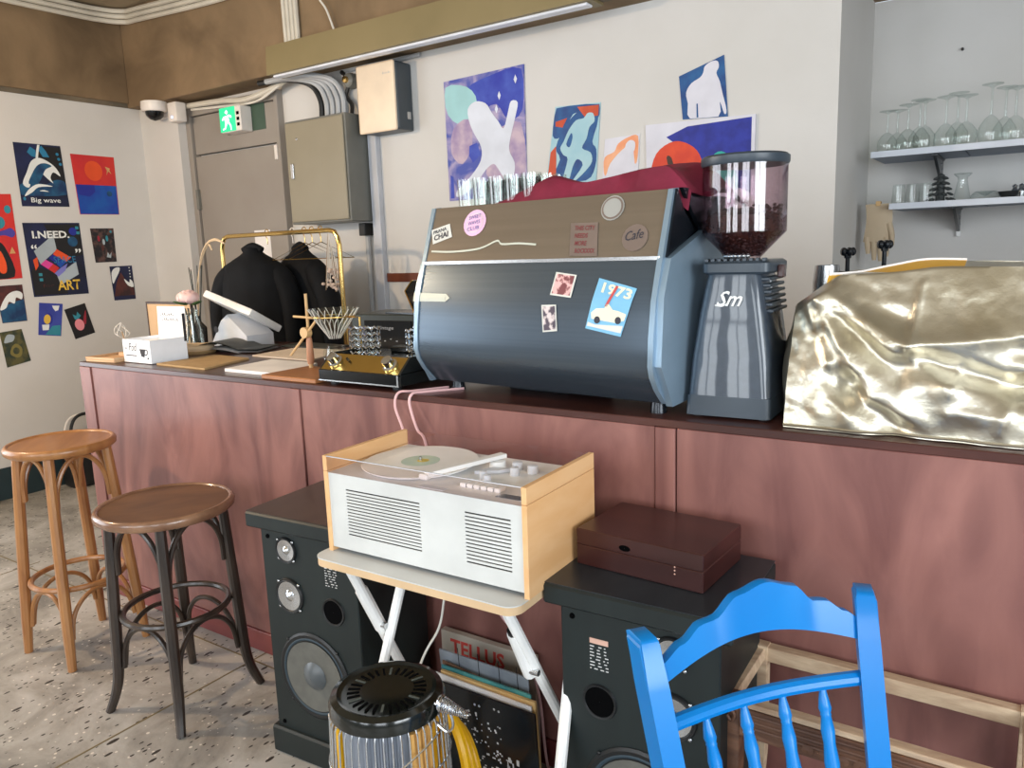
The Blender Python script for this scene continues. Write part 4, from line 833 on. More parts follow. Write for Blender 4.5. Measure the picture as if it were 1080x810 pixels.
# clothes rack with jackets
t = thing('clothes_rack', 'brass tube clothes rack behind the counter', 'rack', (-3.64, 3.0, 0))
MB().tube([(-.51, 0, .05)]+[(-.51, 0, z) for z in (.5, 1.0, 1.5, 1.56)]+[(-.5, 0, 1.6), (-.48, 0, 1.63), (-.44, 0, 1.64), (0, 0, 1.64), (.44, 0, 1.64), (.48, 0, 1.63), (.5, 0, 1.6), (.51, 0, 1.56), (.51, 0, .05)], .0135, 10).build('frame', 'goldtube', t)
for x in (-.51, .51):
    MB().tube([(x, -.2, .04), (x, .2, .04)], .0135, 8).build('foot_bar', 'goldtube', t)
    for y in (-.19, .19): MB().lathe([(.001, 0), (.02, 0), (.02, .03), (.001, .03)], (x, y, 0), 10).build('castor', 'blackrubber', t)
def jacket(loc, rot, wd, dp, label, sl=(.02, .1)):
    t = thing('jacket', label, 'jacket', loc, rot, 'jackets on the rack')
    lv = [(.55, .045, .05), (.53, .055, .058), (.51, .085, .07), (.485, .14, .085), (.445, .195, .105), (.36, .225, .125), (.2, .255, .135), (.05, .265, .14), (-.1, .275, .145), (-.25, .285, .15)]
    m = MB(); rings = []
    for z, a, b in lv:
        ring = []
        for j in range(28):
            an = 2*pi*j/28; r = 1+.10*noise.noise(Vector((cos(an)*3, sin(an)*3, z*2.5+loc[0])))*(1 if z < .45 else .3)
            ring.append(m.bm.verts.new((a*wd*r*cos(an)*1.0, b*dp*r*sin(an), z)))
        rings.append(ring)
    for A, B in zip(rings, rings[1:]):
        for j in range(28): m.bm.faces.new((A[j], B[j], B[(j+1) % 28], A[(j+1) % 28]))
    m.bm.faces.new(rings[-1])
    m.build('jacket_body', 'jacket', t, 60)
    for s in (-1, 1):
        MB().tube(catmull([(s*.11*wd, 0, .44), (s*.20*wd, -.01, .36), (s*(.285*wd+sl[0]), -.02, .2), (s*(.30*wd+sl[1]), -.03, -.05), (s*(.30*wd+sl[1]*1.3), -.03, -.2)], 6), [.06, .075, .068, .06, .052], 14, flat=.9).build('sleeve', 'jacket', t, 60)
    MB().tube(catmull([(.055, 0, .535), (.0, 0, .56), (-.055, 0, .535)], 5), .022, 8).build('collar', 'jacket', t, 60)
    return t
jacket((-3.68, 2.86, 1.01), .45, .86, 1.1, 'black jacket hanging in front on the brass rack', (-.03, -.05))
jacket((-3.56, 3.10, 1.01), -.1, .95, .8, 'black jacket behind, with its sleeve spread to the right', (.01, .03))
for i, (x, lab, mm_) in enumerate(((-3.72, 'wire hanger of the front black jacket', 'goldtube'), (-3.5, 'white hanger of the black jacket behind', 'camwhite'), (-3.40, 'brass hanger, first of the three empty ones', 'goldtube'), (-3.34, 'brass hanger, middle of the three empty ones', 'goldtube'), (-3.27, 'brass hanger nearest the rack end', 'goldtube'))):
    ob = MB(); hk = catmull([(.016, 0, .0), (.014, 0, .018), (0, 0, .026), (-.016, 0, .014), (-.01, 0, -.01), (0, 0, -.03), (0, 0, -.06)], 5)
    ob.tube(hk, .0028, 6); q = .5 if i < 2 else 1.2
    ob.tube([(0, 0, -.06), (.19*cos(q), .19*sin(q), -.15), (-.19*cos(q), -.19*sin(q), -.15), (0, 0, -.06)] if i >= 2 else [(0, 0, -.055), (0, 0, -.06)], .0028, 6)
    o = ob.build('hanger', mm_); o.location = (x, 3.0, 1.64); tag(o, lab, 'hanger', 'hangers on the rack')
t = thing('dried_flowers', 'bunch of dried flowers hung upside down at the rack end', 'dried flowers', (-3.23, 3.02, 1.3))
rnd = random.Random(11)
for i in range(12):
    a = rnd.uniform(0, 6.28); r = rnd.uniform(.01, .05); MB().tube(catmull([(0, 0, .33), (r*.5*cos(a), r*.5*sin(a), .2), (r*cos(a), r*sin(a), rnd.uniform(.0, .1))], 4), .0022, 5).build('dry_stem', 'wirewhite' if i % 2 else 'twig', t)
m = MB()
for i in range(26): a = rnd.uniform(0, 6.28); r = rnd.uniform(.0, .06); m.ell((r*cos(a), r*sin(a), rnd.uniform(.02, .13)), .012, .012, .009, None, 6, 4)
m.build('flower_heads', 'plasterpink', t)
tag(MB().box(-4.42, -4.26, BW-.0375, BW-.0355, 1.32, 1.69).build('notice_sheet', 'paper'), 'white notice sheet taped on the grey door', 'notice')
# drip stand, dripper and server
t = thing('drip_stand', 'wooden rod drip stand on an amber wooden base', 'stand', (-2.207, 1.93, CZ))
MB().box(-.05, .23, -.19, .03, 0, .016, .003).build('base_board', 'amberwood', t)
MB().tube([(0, 0, .016), (0, 0, .08)], .008, 8).build('rod_foot', 'dowelwood', t); MB().lathe([(.001, .03), (.011, .03), (.014, .05), (.011, .12), (.007, .14), (.001, .14)], (0, 0, 0), 14).build('grip', 'grip', t)
MB().tube([(0, 0, .14), (0, 0, .29)], .0055, 8).build('rod', 'dowelwood', t); MB().tube([(-.075, .0, .205), (.08, .0, .20)], .0045, 8).build('cross_rod', 'dowelwood', t); MB().tube([(-.09, -.015, .06), (.075, -.015, .205)], .0048, 8).build('diagonal_rod', 'dowelwood', t)
MB().lathe([(.001, -.012), (.02, -.012), (.02, .012), (.001, .012)], (0, 0, 0), 16, TR(0, -.012, .148) @ AX('X', pi/2)).build('joint_disc', 'dowelwood', t)
t = thing('pour_over_dripper', 'clear ribbed glass coffee dripper held above the server', 'dripper', (-2.09, 1.95, CZ))
MB().lathe([(.09, .235), (.018, .125), (.016, .125), (.088, .235)], (0, 0, 0), 24).build('cone', 'glass', t, 40)
for k in range(20):
    a = k*pi/10; MB().tube([(.02*cos(a), .02*sin(a), .128), (.06*cos(a+.25), .06*sin(a+.25), .186), (.091*cos(a+.5), .091*sin(a+.5), .235)], .0017, 5).build('rib', 'wirewhite', t)
MB().lathe([(.075, .205), (.08, .207), (.08, .21), (.074, .21)], (0, 0, 0), 24).build('holder_ring', 'brass', t)
MB().tube([(.075, 0, .207), (.13, .0, .207), (.13, 0, .017)], .004, 6).build('holder_arm', 'brass', t)
t = thing('glass_server', 'small clear glass server under the dripper', 'server', (-2.09, 1.95, CZ+.0162))
MB().lathe([(.001, 0), (.04, 0), (.042, .03), (.036, .07), (.03, .085), (.028, .085), (.034, .068), (.04, .03), (.001, .004)], (0, 0, 0), 20).build('jug', 'glass', t, 40); MB().tube(catmull([(-.035, 0, .07), (-.06, 0, .065), (-.062, 0, .03), (-.04, 0, .02)], 5), .004, 6).build('handle', 'glass', t)
# valve amplifier
t = thing('valve_amplifier', 'black and gold valve amplifier with chrome caged tubes', 'amplifier', (-1.965, 1.752, CZ))
MB().box(0, .36, .0, .29, .012, .045, .003).box(.0, .36, .005, .29, .04, .055, .002).build('chassis', 'ampblack', t)
for xa in (.352, 0): MB().prism([(0, .05), (.055, .1), (.29, .1), (.29, .05)], 'x', xa, xa+.008).build('end_cheek', 'ampblack', t)
MB().prism([(.001, .052), (.053, .098), (.058, .09), (.01, .048)], 'x', .008, .352).build('gold_fascia', 'goldpanel', t)
MB().prism([(-.006, .014), (-.006, .05), (0, .052), (.0, .012)], 'x', .004, .356).build('front_panel', 'unitglass', t)
MB().box(.0, .36, -.0075, -.0058, .014, .018).build('front_trim', 'silver', t); MB().box(.352, .358, -.0078, -.0055, .014, .05).build('front_trim', 'silver', t)
MB().box(.008, .352, .056, .288, .055, .085).build('deck', 'ampblack', t)
sl = AX('X', .72)
for x in (.055, .3): MB().lathe([(.001, -.008), (.024, -.008), (.026, .0), (.019, .002), (.018, .024), (.001, .026)], (0, 0, 0), 18, TR(x, .022, .078) @ sl).build('knob', 'chrome', t); 
MB().lathe([(.001, 0), (.005, 0), (.004, .01), (.001, .01)], (0, 0, 0), 8, TR(.11, .03, .082) @ sl).build('switch', 'machine_dark', t)
for (x, y) in ((.03, .16), (.085, .17), (.30, .15), (.255, .24)):
    MB().lathe([(.001, 0), (.016, 0), (.017, .055), (.008, .072), (.001, .074)], (x, y, .085), 12).build('tube', 'glass', t, 40)
    c = MB()
    for k in range(5): c.tube([(x+.029*cos(a*pi/8), y+.029*sin(a*pi/8), .088+.021*k+(.004 if a % 2 else -.004)) for a in range(16)], .0034, 5, True)
    for k in range(8): a = k*pi/4; c.tube([(x+.029*cos(a), y+.029*sin(a), .085), (x+.029*cos(a), y+.029*sin(a), .176)], .0022, 4)
    c.build('tube_cage', 'chrome', t)
MB().box(.12, .2, .22, .28, .085, .105, .004).build('transformer', 'ampblack', t)
for x in (.04, .32):
    for y in (.03, .26): MB().lathe([(.001, 0), (.015, 0), (.015, .012), (.001, .012)], (x, y, 0), 10).build('foot', 'blackrubber', t)
t = thing('power_amplifier', 'dark green cased amplifier behind the valve amplifier', 'amplifier', (-2.36, 2.3, CZ), .1)
MB().box(0, .4, 0, .25, .012, .18, .004).build('case', 'unitgreen', t); MB().box(.07, .31, -.006, 0, .03, .155, .002).build('glass_fascia', 'unitglass', t)
lettering('Vintage', (.14, -.0065, .115), (1, 0, 0), (0, 0, 1), .08, .018, 'conduitgrey', t, 'lettering', 0, 0, .2)
for i in range(5): MB().box(.11+.03*i, .118+.03*i, -.0068, -.006, .07+.008*(i % 2), .074+.008*(i % 2)).build('dial_mark', 'conduitgrey', t)
for x in (.04, .36):
    for y in (.03, .22): MB().box(x-.015, x+.015, y-.015, y+.015, 0, .0125).build('foot', 'blackrubber', t)
tag(MB().prism([(-.14, -.06), (.08, -.08), (.1, .07), (-.1, .08)], 'z', 0, .006).build('flat_tray', 'machine_dark', None, 0, loc=(-2.07, 2.41, CZ+.1805)), 'thin dark tray lying on the green amplifier', 'tray')
t = thing('terrarium_lamp', 'faceted black and copper lantern on the green amplifier', 'lantern', (-2.08, 2.42, CZ+.187))
MB().lathe([(.001, 0), (.03, 0), (.062, .085), (.03, .125), (.001, .13)], (0, 0, 0), 6).build('faceted_body', 'unitglass', t, 0)
for k in range(6):
    a = k*pi/3; MB().tube([(.03*cos(a), .03*sin(a), 0), (.063*cos(a), .063*sin(a), .085), (.031*cos(a), .031*sin(a), .126)], .003, 5).build('edge_bar', 'brass', t)
# phono cables hanging over the counter edge
tag(MB().tube(catmull([(-1.5, 1.86, CZ+.004), (-1.56, 1.76, CZ+.004), (-1.59, 1.725, CZ+.002), (-1.595, 1.712, 1.04), (-1.56, 1.70, .98), (-1.53, 1.695, .9), (-1.5, 1.69, .74)], 7), .0042, 6).build('cable', 'cablepink'), 'left of two pink cables over the counter edge', 'cable', 'pink cables')
tag(MB().tube(catmull([(-1.44, 1.86, CZ+.004), (-1.52, 1.76, CZ+.004), (-1.535, 1.725, CZ+.002), (-1.535, 1.712, 1.05), (-1.5, 1.70, .98), (-1.465, 1.695, .94), (-1.43, 1.69, .74)], 7), .0042, 6).build('cable', 'cablepink'), 'right of two pink cables over the counter edge', 'cable', 'pink cables')

# ------------------------------------------------------------------ shelves in the alcove
def shelf(z, x0, lab):
    t = thing('wall_shelf', lab, 'shelf', (x0, AW, z), 0, 'alcove shelves')
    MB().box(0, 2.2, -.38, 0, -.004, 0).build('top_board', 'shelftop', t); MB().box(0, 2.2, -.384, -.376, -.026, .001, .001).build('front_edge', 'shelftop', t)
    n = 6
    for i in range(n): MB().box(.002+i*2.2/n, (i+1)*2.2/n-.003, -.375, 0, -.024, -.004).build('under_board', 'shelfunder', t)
    for bx in (.25, 1.3):
        b = MB().box(bx-.011, bx+.011, -.33, 0, -.032, -.0242).prism([(-.33, -.03), (-.325, -.036), (-.02, -.13), (0, -.13), (0, -.03)], 'x', bx-.006, bx+.006).build('bracket', 'bracket', t)
        for k in range(3): MB().ell((bx+.006, -.03-.04*k, -.1+.022*k), .004, .005, .005).build('screw', 'chrome', b)
        MB().box(bx-.009, bx+.009, -.02, 0, -.155, -.131, .002).build('bracket_end', 'plasticwhite', b)
    return t
shelf(1.875, -.635, 'upper alcove shelf with upturned wine glasses'); shelf(1.645, -.55, 'lower alcove shelf with tumblers and small bowls')
def wineglass(r=.042, h=.2):
    # standing upside down: rim on the shelf, foot on top
    return MB().lathe([(r*.85, 0), (r, .035), (r*.95, .06), (r*.5, .088), (.005, .1), (.004, h-.012), (.012, h-.006), (r*.88, h), (r*.88, h+.002), (.001, h+.003)], (0, 0, 0), 18)
wg = None
spots = [(-.60, 4.12, 1.0, 'leftmost'), (-.52, 4.15, 1.12, 'second'), (-.45, 4.12, 1.15, 'third'), (-.37, 4.15, 1.2, 'fourth'), (-.29, 4.12, 1.15, 'fifth'), (-.2, 4.14, 1.35, 'tall sixth'), (-.11, 4.12, 1.2, 'seventh'), (-.03, 4.14, 1.25, 'eighth'), (-.48, 4.21, 1.25, 'leftmost rear'), (-.33, 4.21, 1.3, 'middle rear'), (-.15, 4.21, 1.3, 'right rear'), (-.57, 4.2, 1.05, 'left corner rear')]
for x, y, s, lab in spots:
    if wg is None: wg = wineglass().build('wine_glass', 'glass', None, 40); o = wg
    else: o = wg.copy(); COL.objects.link(o)
    o.location = (x+.01, y-.12, 1.8765); o.scale = (min(s, 1.1), min(s, 1.1), s*.92); tag(o, '%s upturned wine glass on the upper shelf' % lab, 'glass', 'wine glasses on the upper shelf')
tb = None
for x, y, lab in ((-.53, 4.0, 'leftmost'), (-.475, 4.01, 'middle'), (-.42, 4.0, 'rightmost')):
    if tb is None: tb = MB().lathe([(.028, 0), (.03, .0), (.025, .085), (.001, .088), (.001, .08), (.023, .08)], (0, 0, 0), 16).build('upturned_tumbler', 'glass', None, 40); o = tb
    else: o = tb.copy(); COL.objects.link(o)
    o.location = (x, y, 1.6465); tag(o, '%s of three upturned tumblers on the lower shelf' % lab, 'glass', 'tumblers on the lower shelf')
for x, y, s, lab in ((-.28, 4.02, 1.0, 'flared beer glass standing alone on the lower shelf'), (-.02, 4.02, 1.3, 'tall flared glass at the right end of the lower shelf')):
    tag(MB().lathe([(.036, 0), (.03, .03), (.018, .09*s), (.02, .1*s), (.036, .115*s), (.034, .118*s), (.001, .112*s)], (0, 0, 0), 18).build('beer_glass', 'glass', None, 40, loc=(x, y, 1.6465)), lab, 'glass')
t = thing('pinecone_ornament', 'grey dried cone ornament on the lower shelf beside the bracket', 'ornament', (-.37, 4.08, 1.6465))
m = MB()
for k in range(5):
    for j in range(8): a = j*pi/4+k*.4; r = .05-.008*k; m.ell((r*cos(a), r*sin(a), .012+.024*k), .017, .009, .006, AX('Z', a) @ AX('Y', .4), 6, 4)
m.lathe([(.001, 0), (.02, 0), (.015, .12), (.001, .13)], (0, 0, 0), 8); m.build('cone_scales', 'plantgrey', t)
tag(MB().lathe([(.001, 0), (.05, 0), (.058, .015), (.045, .03), (.04, .034), (.03, .03), (.001, .012)], (0, 0, 0), 20).build('glass_ashtray', 'glass', None, 40, loc=(-.19, 4.0, 1.6465)), 'thick green glass ashtray on the lower shelf', 'ashtray')
tag(MB().lathe([(.001, 0), (.025, 0), (.04, .028), (.037, .028), (.022, .006), (.001, .005)], (0, 0, 0), 18).build('dark_bowl', 'darkbowl', None, 40, loc=(-.105, 4.0, 1.6465)), 'small black bowl beside the glass ashtray', 'bowl')
t = thing('cruet_set', 'small chrome cruet cluster near the right end of the lower shelf', 'cruet', (-.06, 4.08, 1.6465))
for i, (x, y) in enumerate(((0, 0), (.03, .02), (-.025, .025))): MB().lathe([(.001, 0), (.016, 0), (.018, .03), (.008, .045), (.012, .055), (.001, .062)], (x, y, 0), 12).build('cruet', 'silver', t)
# rubber glove pegged at the shelf end
t = thing('rubber_glove', 'beige rubber glove hanging from the left end of the lower shelf', 'glove', (-.605, 3.95, 1.65))
m = MB(); m.grid(lambda u, v: Vector((-.055+.11*u+.006*sin(v*4), -.014*sin(u*pi)-.002, -.17*v)), 8, 8); m.grid(lambda u, v: Vector((-.055+.11*u+.006*sin(v*4), .010*sin(u*pi), -.17*v)), 8, 8)
m.build('glove_cuff', 'glovebeige', t, 60)
for i, (x, ln) in enumerate(((-.042, .075), (-.015, .105), (.012, .11), (.036, .09))): MB().tube(catmull([(x, 0, -.15), (x+.004, 0, -.15-ln*.6), (x+.006, 0, -.15-ln)], 5), [.014, .013, .009], 10).build('glove_finger', 'glovebeige', t)
MB().tube(catmull([(.048, 0, -.09), (.062, -.004, -.14), (.064, -.004, -.19)], 5), [.014, .012, .009], 10).build('glove_thumb', 'glovebeige', t)
MB().box(-.01, .01, -.02, .02, -.01, .012, .002).build('peg', 'dowelwood', t)
# ------------------------------------------------------------------ bentwood stools
def stool(label, loc, rot, sz, sr, r_top, r_ft, ring_z, ring_r, flare, M_leg, M_seat, M_rim, lr):
    t = thing('bar_stool', label, 'stool', loc, rot)
    MB().lathe([(.001, sz-.006), (sr-.018, sz-.006)], (0, 0, 0), 48).build('seat_panel', M_seat, t)
    MB().lathe([(sr-.03, sz-.03), (sr-.01, sz-.036), (sr, sz-.028), (sr+.002, sz-.012), (sr-.004, sz-.002), (sr-.010, sz), (sr-.016, sz-.002), (sr-.02, sz-.012), (sr-.03, sz-.03)], (0, 0, 0), 48).build('seat_rim', M_rim, t, 50)
    def legp(z):
        s = 1-z/(sz-.03); r = r_top+(r_ft-r_top)*s
        if flare: r = r_top+(r_ft-flare-r_top)*s+flare*max(0, 1-z/.16)**2
        return r
    A = [k*pi/2 for k in range(4)]
    zs = [sz-.03, sz*.8, sz*.6, sz*.4, .2, .12, .06, 0.0]
    for a in A:
        MB().tube(catmull([(legp(z)*cos(a), legp(z)*sin(a), z) for z in zs], 3), [lr*1.0, lr*1.12, lr*1.08, lr*.85], 10).build('leg', M_leg, t)
    MB().tube([(ring_r*cos(k*pi/16), ring_r*sin(k*pi/16), ring_z) for k in range(32)], .011, 8, True).build('foot_ring', M_leg, t)
    for i, a in enumerate(A):
        b = a+pi/2
        def pt(k, z, inn=.0): 
            an = a+(b-a)*k; r0 = legp(z)-lr*.8; 
            return Vector((r0*cos(a), r0*sin(a), z)).lerp(Vector((r0*cos(b), r0*sin(b), z)), k)
        up = [pt(.5-.46*cos(q*pi/8), sz-.23+.18*sin(q*pi/8))*(1+.12*sin(q*pi/8)) for q in range(9)]
        for q in range(9): up[q].z = sz-.23+.18*sin(q*pi/8)
        MB().tube(catmull(up, 4), .009, 8).build('seat_brace', M_leg, t)
        z0 = ring_z-.02
        dn = [pt(.5-.46*cos(q*pi/8), z0-.17+.16*sin(q*pi/8)**.8) for q in range(9)]
        for q in range(9): dn[q] = dn[q]*1.0
        MB().tube(catmull(dn, 4), .0085, 8).build('foot_brace', M_leg, t)
    return t
stool('dark brown bentwood stool with round seat, nearest the speaker', (-2.353, 1.385, 0), radians(52), .715, .218, .175, .245, .345, .168, .035, 'walnut', 'walnutseat', 'walnutrim', .017)
stool('light oak bentwood stool with round seat, farther along the bar', (-3.05, 1.405, 0), radians(48), .843, .19, .155, .215, .30, .163, .0, 'oak', 'oakseat', 'oak', .018)

# ------------------------------------------------------------------ loudspeakers
def speaker(label, loc, rot, mirror):
    t = thing('floor_speaker', label, 'speaker', loc, rot, 'floor speakers')
    W, D, H = .392, .335, .778
    MB().box(.016, W-.016, .016, D-.01, .085, .73, .003).build('cabinet', 'speaker', t)
    MB().box(0, W, .002, D, 0, .088, .006).build('plinth', 'speaker', t)
    MB().box(-.014, W+.014, -.012, D, .73, .776, .005).build('top_slab', 'speaker', t); MB().box(-.012, W+.012, -.006, D, .7762, .778).build('top_veneer', 'speakertopblue' if mirror else 'speakertop', t)
    X = (lambda x: W-x) if mirror else (lambda x: x)
    face = AX('X', pi/2)
    def drv(name, x, z, r, deep):
        x = X(x); q = TR(x, .016, z) @ face
        o = MB().lathe([(r*.80, 0), (r*.80, .004), (r*1.0, .007), (r*1.05, .003), (r*1.05, 0)], (0, 0, 0), 36, q).build(name, 'blackrubber', t)
        MB().lathe([(r*.82, .002), (r*.9, .007), (r*.98, .004)], (0, 0, 0), 36, q).build('surround', 'surround' if r > .08 else 'blackrubber', o)
        MB().lathe([(r*.32, .001), (r*.55, .0025), (r*.84, .006)] if r > .08 else [(r*.2, .001), (r*.5, .003), (r*.84, .005)], (0, 0, 0), 36, q).build('cone', 'cone' if r > .08 else 'silver', o)
        MB().lathe([(.001, .02 if r > .08 else .012), (r*.2, .017 if r > .08 else .008), (r*.34, .002)], (0, 0, 0), 24, q).build('dust_cap', 'dustcap' if r > .08 else 'chrome', o)
        for k in range(4):
            a = pi/4+k*pi/2; MB().ell((x+r*1.06*cos(a), .012, z+r*1.06*sin(a)), .0045, .003, .0045).build('screw', 'silver' if r < .08 else 'blackrubber', o)
    drv('tweeter', .117, .669, .038, 1); drv('midrange', .116, .529, .052, 1); drv('woofer', .190, .292, .128, 1)
    MB().lathe([(.034, .0), (.036, .004), (.040, .005), (.042, .0)], (0, 0, 0), 24, TR(X(.283), .016, .512) @ face).build('port_rim', 'blackrubber', t); MB().lathe([(.001, .0022), (.035, .0022)], (0, 0, 0), 24, TR(X(.283), .016, .512) @ face).build('port_shade', 'blackhole', t)  # flat black disc paints the shade inside the open port
    for (x, z) in ((.045, .7), (.045, .105), (.347, .7), (.347, .105)): MB().lathe([(.001, .002), (.006, .003), (.007, 0)], (0, 0, 0), 10, TR(X(x), .016, z) @ face).build('grille_socket', 'blackhole', t)
    lx = X(.283)-.022
    MB().box(lx, lx+.044, .0148, .016, .648, .66).build('badge', 'pinkprint' if mirror else 'whiteprint', t)
    rnd = random.Random(5+mirror); mm = MB()
    for i in range(8):
        z = .642-.0075*i; x = lx
        while x < lx+.042:
            w_ = rnd.uniform(.003, .012); mm.box(x, min(x+w_, lx+.044), .0151, .016, z-.0022, z); x += w_+rnd.uniform(.004, .012)
    mm.build('spec_lettering', 'whiteprint', t, 0)
    return t
speaker('tall dark green black floor speaker left of the record player', (-1.85, 1.346, 0), .07, False)
speaker('tall dark floor speaker carrying the brown wooden box', (-.836, 1.357, 0), .033, True)
t = thing('wooden_box', 'dark brown lacquered wooden box lying on the right speaker', 'box', (-.833, 1.474, .778), -.052)
MB().box(0, .309, 0, .216, 0, .048, .002).build('box_base', 'brownbox', t); MB().box(0, .309, 0, .216, .0485, .086, .002).build('lid', 'brownbox', t)
MB().lathe([(.001, .001), (.011, .001), (.012, 0)], (0, 0, 0), 14, TR(.125, 0, .062) @ AX('X', pi/2) @ Matrix.Diagonal((1.2, .6, 1, 1))).build('keyhole', 'blackhole', t)
for z in (.03, .038, .046): MB().ell((.245, 0, z), .002, .001, .002).build('pin_hole', 'pinkprint', t)

# ------------------------------------------------------------------ folding table and record player
t = thing('folding_table', 'small white folding table with crossed tube legs', 'table', (-1.455, 1.225, 0), .019)
def rrect(x0, x1, y0, y1, r, n=6):
    out = []
    for cx, cy, st in ((x1-r, y1-r, 0), (x0+r, y1-r, 1), (x0+r, y0+r, 2), (x1-r, y0+r, 3)):
        for k in range(n+1): a = pi/2*st+pi/2*k/n; out.append((cx+r*cos(a), cy+r*sin(a)))
    return out
MB().prism(rrect(0, .605, 0, .37, .035), 'z', .738, .757).build('edge_board', 'mdfedge', t); MB().prism(rrect(-.001, .606, -.001, .371, .035), 'z', .757, .76).build('top_laminate', 'whitesteel', t)
for x, s in ((.075, 1), (.545, 1)):
    x2, xb, x3, yb = (x+.03, x, x+.03, .40) if x < .3 else (x+.072, x+.03, x+.15, .45); MB().tube([(x, .045, .738), (xb, yb, .004)], .0135, 10).build('leg', 'plasticwhite', t); MB().tube([(x2, .262, .738), (x3, -.085, .004)], .0135, 10).build('leg', 'plasticwhite', t)
    for fx, fy in ((xb, yb), (x3, -.085)): MB().lathe([(.001, 0), (.017, 0), (.016, .03), (.001, .03)], (fx, fy, 0), 12).build('leg_cap', 'blackrubber', t)
    sl = MB().tube([(x-.008, .096, .645), (x-.008, .16, .512)], .017, 10).build('leg_sleeve', 'plasticwhite', t); MB().tube([(x-.008, .091, .656), (x-.008, .096, .645)], .014, 10).build('sleeve_cap', 'blackrubber', sl)
    MB().lathe([(.001, -.008), (.008, -.008), (.008, .03), (.001, .03)], (0, 0, 0), 10, TR(x-.005, .145, .53) @ AX('Y', pi/2)).build('pivot_bolt', 'silver', t)
for y, z in ((.37, .065),): MB().tube([(.06, y, z), (.6, y, z)], .0125, 8).build('floor_bar', 'plasticwhite', t)
for y, z in ((.05, .727), (.257, .727)): MB().tube([(.075, y, z), (.575, y, z)], .009, 8).build('cross_bar', 'plasticwhite', t)
PO, PR = (-1.445, 1.275, .7601), .019
t = thing('record_player', 'white record player with beech wood ends and clear lid', 'record player', PO, PR)
PW, PD, PH = .60, .313, .25
for x in (0, PW-.013):
    MB().box(x, x+.013, 0, PD, 0, .2105, .0008).build('wood_end', 'beech', t); MB().box(x, x+.013, 0, PD, .2115, PH, .0008).build('lid_end', 'beech', t)
# white steel front with two sets of slots cut through it
def plate(x0, x1, z0, z1, sets):
    m = MB(); y0, y1 = .004, .006
    cols = [(x0, None)]
    xa = x0
    for (gx0, gx1, gz0, gz1, n) in sets:
        m.box(xa, gx0, y0, y1, z0, z1); m.box(gx0, gx1, y0, y1, z0, gz0); m.box(gx0, gx1, y0, y1, gz1, z1)
        h = (gz1-gz0)/(2*n-1)
        for i in range(n-1): m.box(gx0, gx1, y0, y1, gz0+h*(2*i+.85), gz0+h*(2*i+2.15))
        xa = gx1
    m.box(xa, x1, y0, y1, z0, z1); return m
plate(.013, PW-.013, .012, .207, [(.070, .305, .052, .171, 15), (.434, .556, .052, .172, 14)]).build('front_panel', 'whitesteel', t, 0)
MB().box(.0135, PW-.0135, .012, PD-.004, .012, .2).build('chassis', 'slot', t)
MB().box(.013, PW-.013, .0062, PD, .2, .207, .0).build('deck', 'deck', t)
MB().lathe([(.001, .207), (.135, .207), (.14, .209), (.14, .214), (.001, .214)], (.18, .165, 0), 40).build('platter', 'plasticwhite', t)
o = MB().lathe([(.001, .2142), (.149, .2142), (.15, .2152), (.149, .2162), (.05, .2162), (.001, .2162)], (.18, .165, 0), 56).build('record', 'vinylwhite', t)
MB().lathe([(.001, .2168), (.05, .2166)], (.18, .165, 0), 32).build('record_label', 'vinyllabel', o); MB().lathe([(.001, .2172), (.016, .217)], (.186, .168, 0), 16).build('label_print', 'labelyellow', o); MB().lathe([(.004, .216), (.004, .226), (.001, .228)], (.18, .165, 0), 10).build('spindle', 'silver', t)
# tonearm
MB().lathe([(.001, .207), (.022, .207), (.02, .222), (.001, .224)], (.372, .235, 0), 20).build('arm_pivot', 'plasticwhite', t)
arm = MB().prism([(-.012, 0), (.012, 0), (.008, .235), (-.008, .235)], 'z', 0, .010, TR(.372, .262, .225) @ AX('Z', pi-.3)).build('tonearm', 'plasticwhite', t)
MB().box(.285, .31, .028, .05, .218, .232, .003).build('headshell', 'plasticwhite', arm)
MB().prism([(0, 0), (.05, .03), (.07, .06), (.02, .05)], 'z', .208, .216, TR(.36, .15, 0)).build('arm_rest', 'dovegrey', t)
for (x, y, r) in ((.43, .235, .014), (.45, .19, .012), (.48, .225, .014), (.40, .13, .010), (.425, .11, .010)): MB().lathe([(.001, .207), (r, .207), (r*.9, .226), (.001, .228)], (x, y, 0), 16).build('knob', 'dovegrey', t)
for i in range(6): MB().box(.385+.019*i, .401+.019*i, .055, .083, .207, .217, .002).build('key', 'plasticwhite', t)
MB().box(.50, .575, .03, .055, .2072, .2084).build('tuning_scale', 'silver', t); MB().box(.30, .37, .012, .03, .2072, .2082).build('maker_plate', 'dovegrey', t)
MB().box(.0135, PW-.0135, .001, .0035, .208, .249).build('clear_lid_front', 'acrylic', t, 0); MB().box(.0135, PW-.0135, PD-.0045, PD-.002, .208, .249).build('clear_lid_back', 'acrylic', t, 0)
MB().box(.0135, PW-.0135, .0004, .004, .2485, .2502).build('lid_edge', 'dovegrey', t)

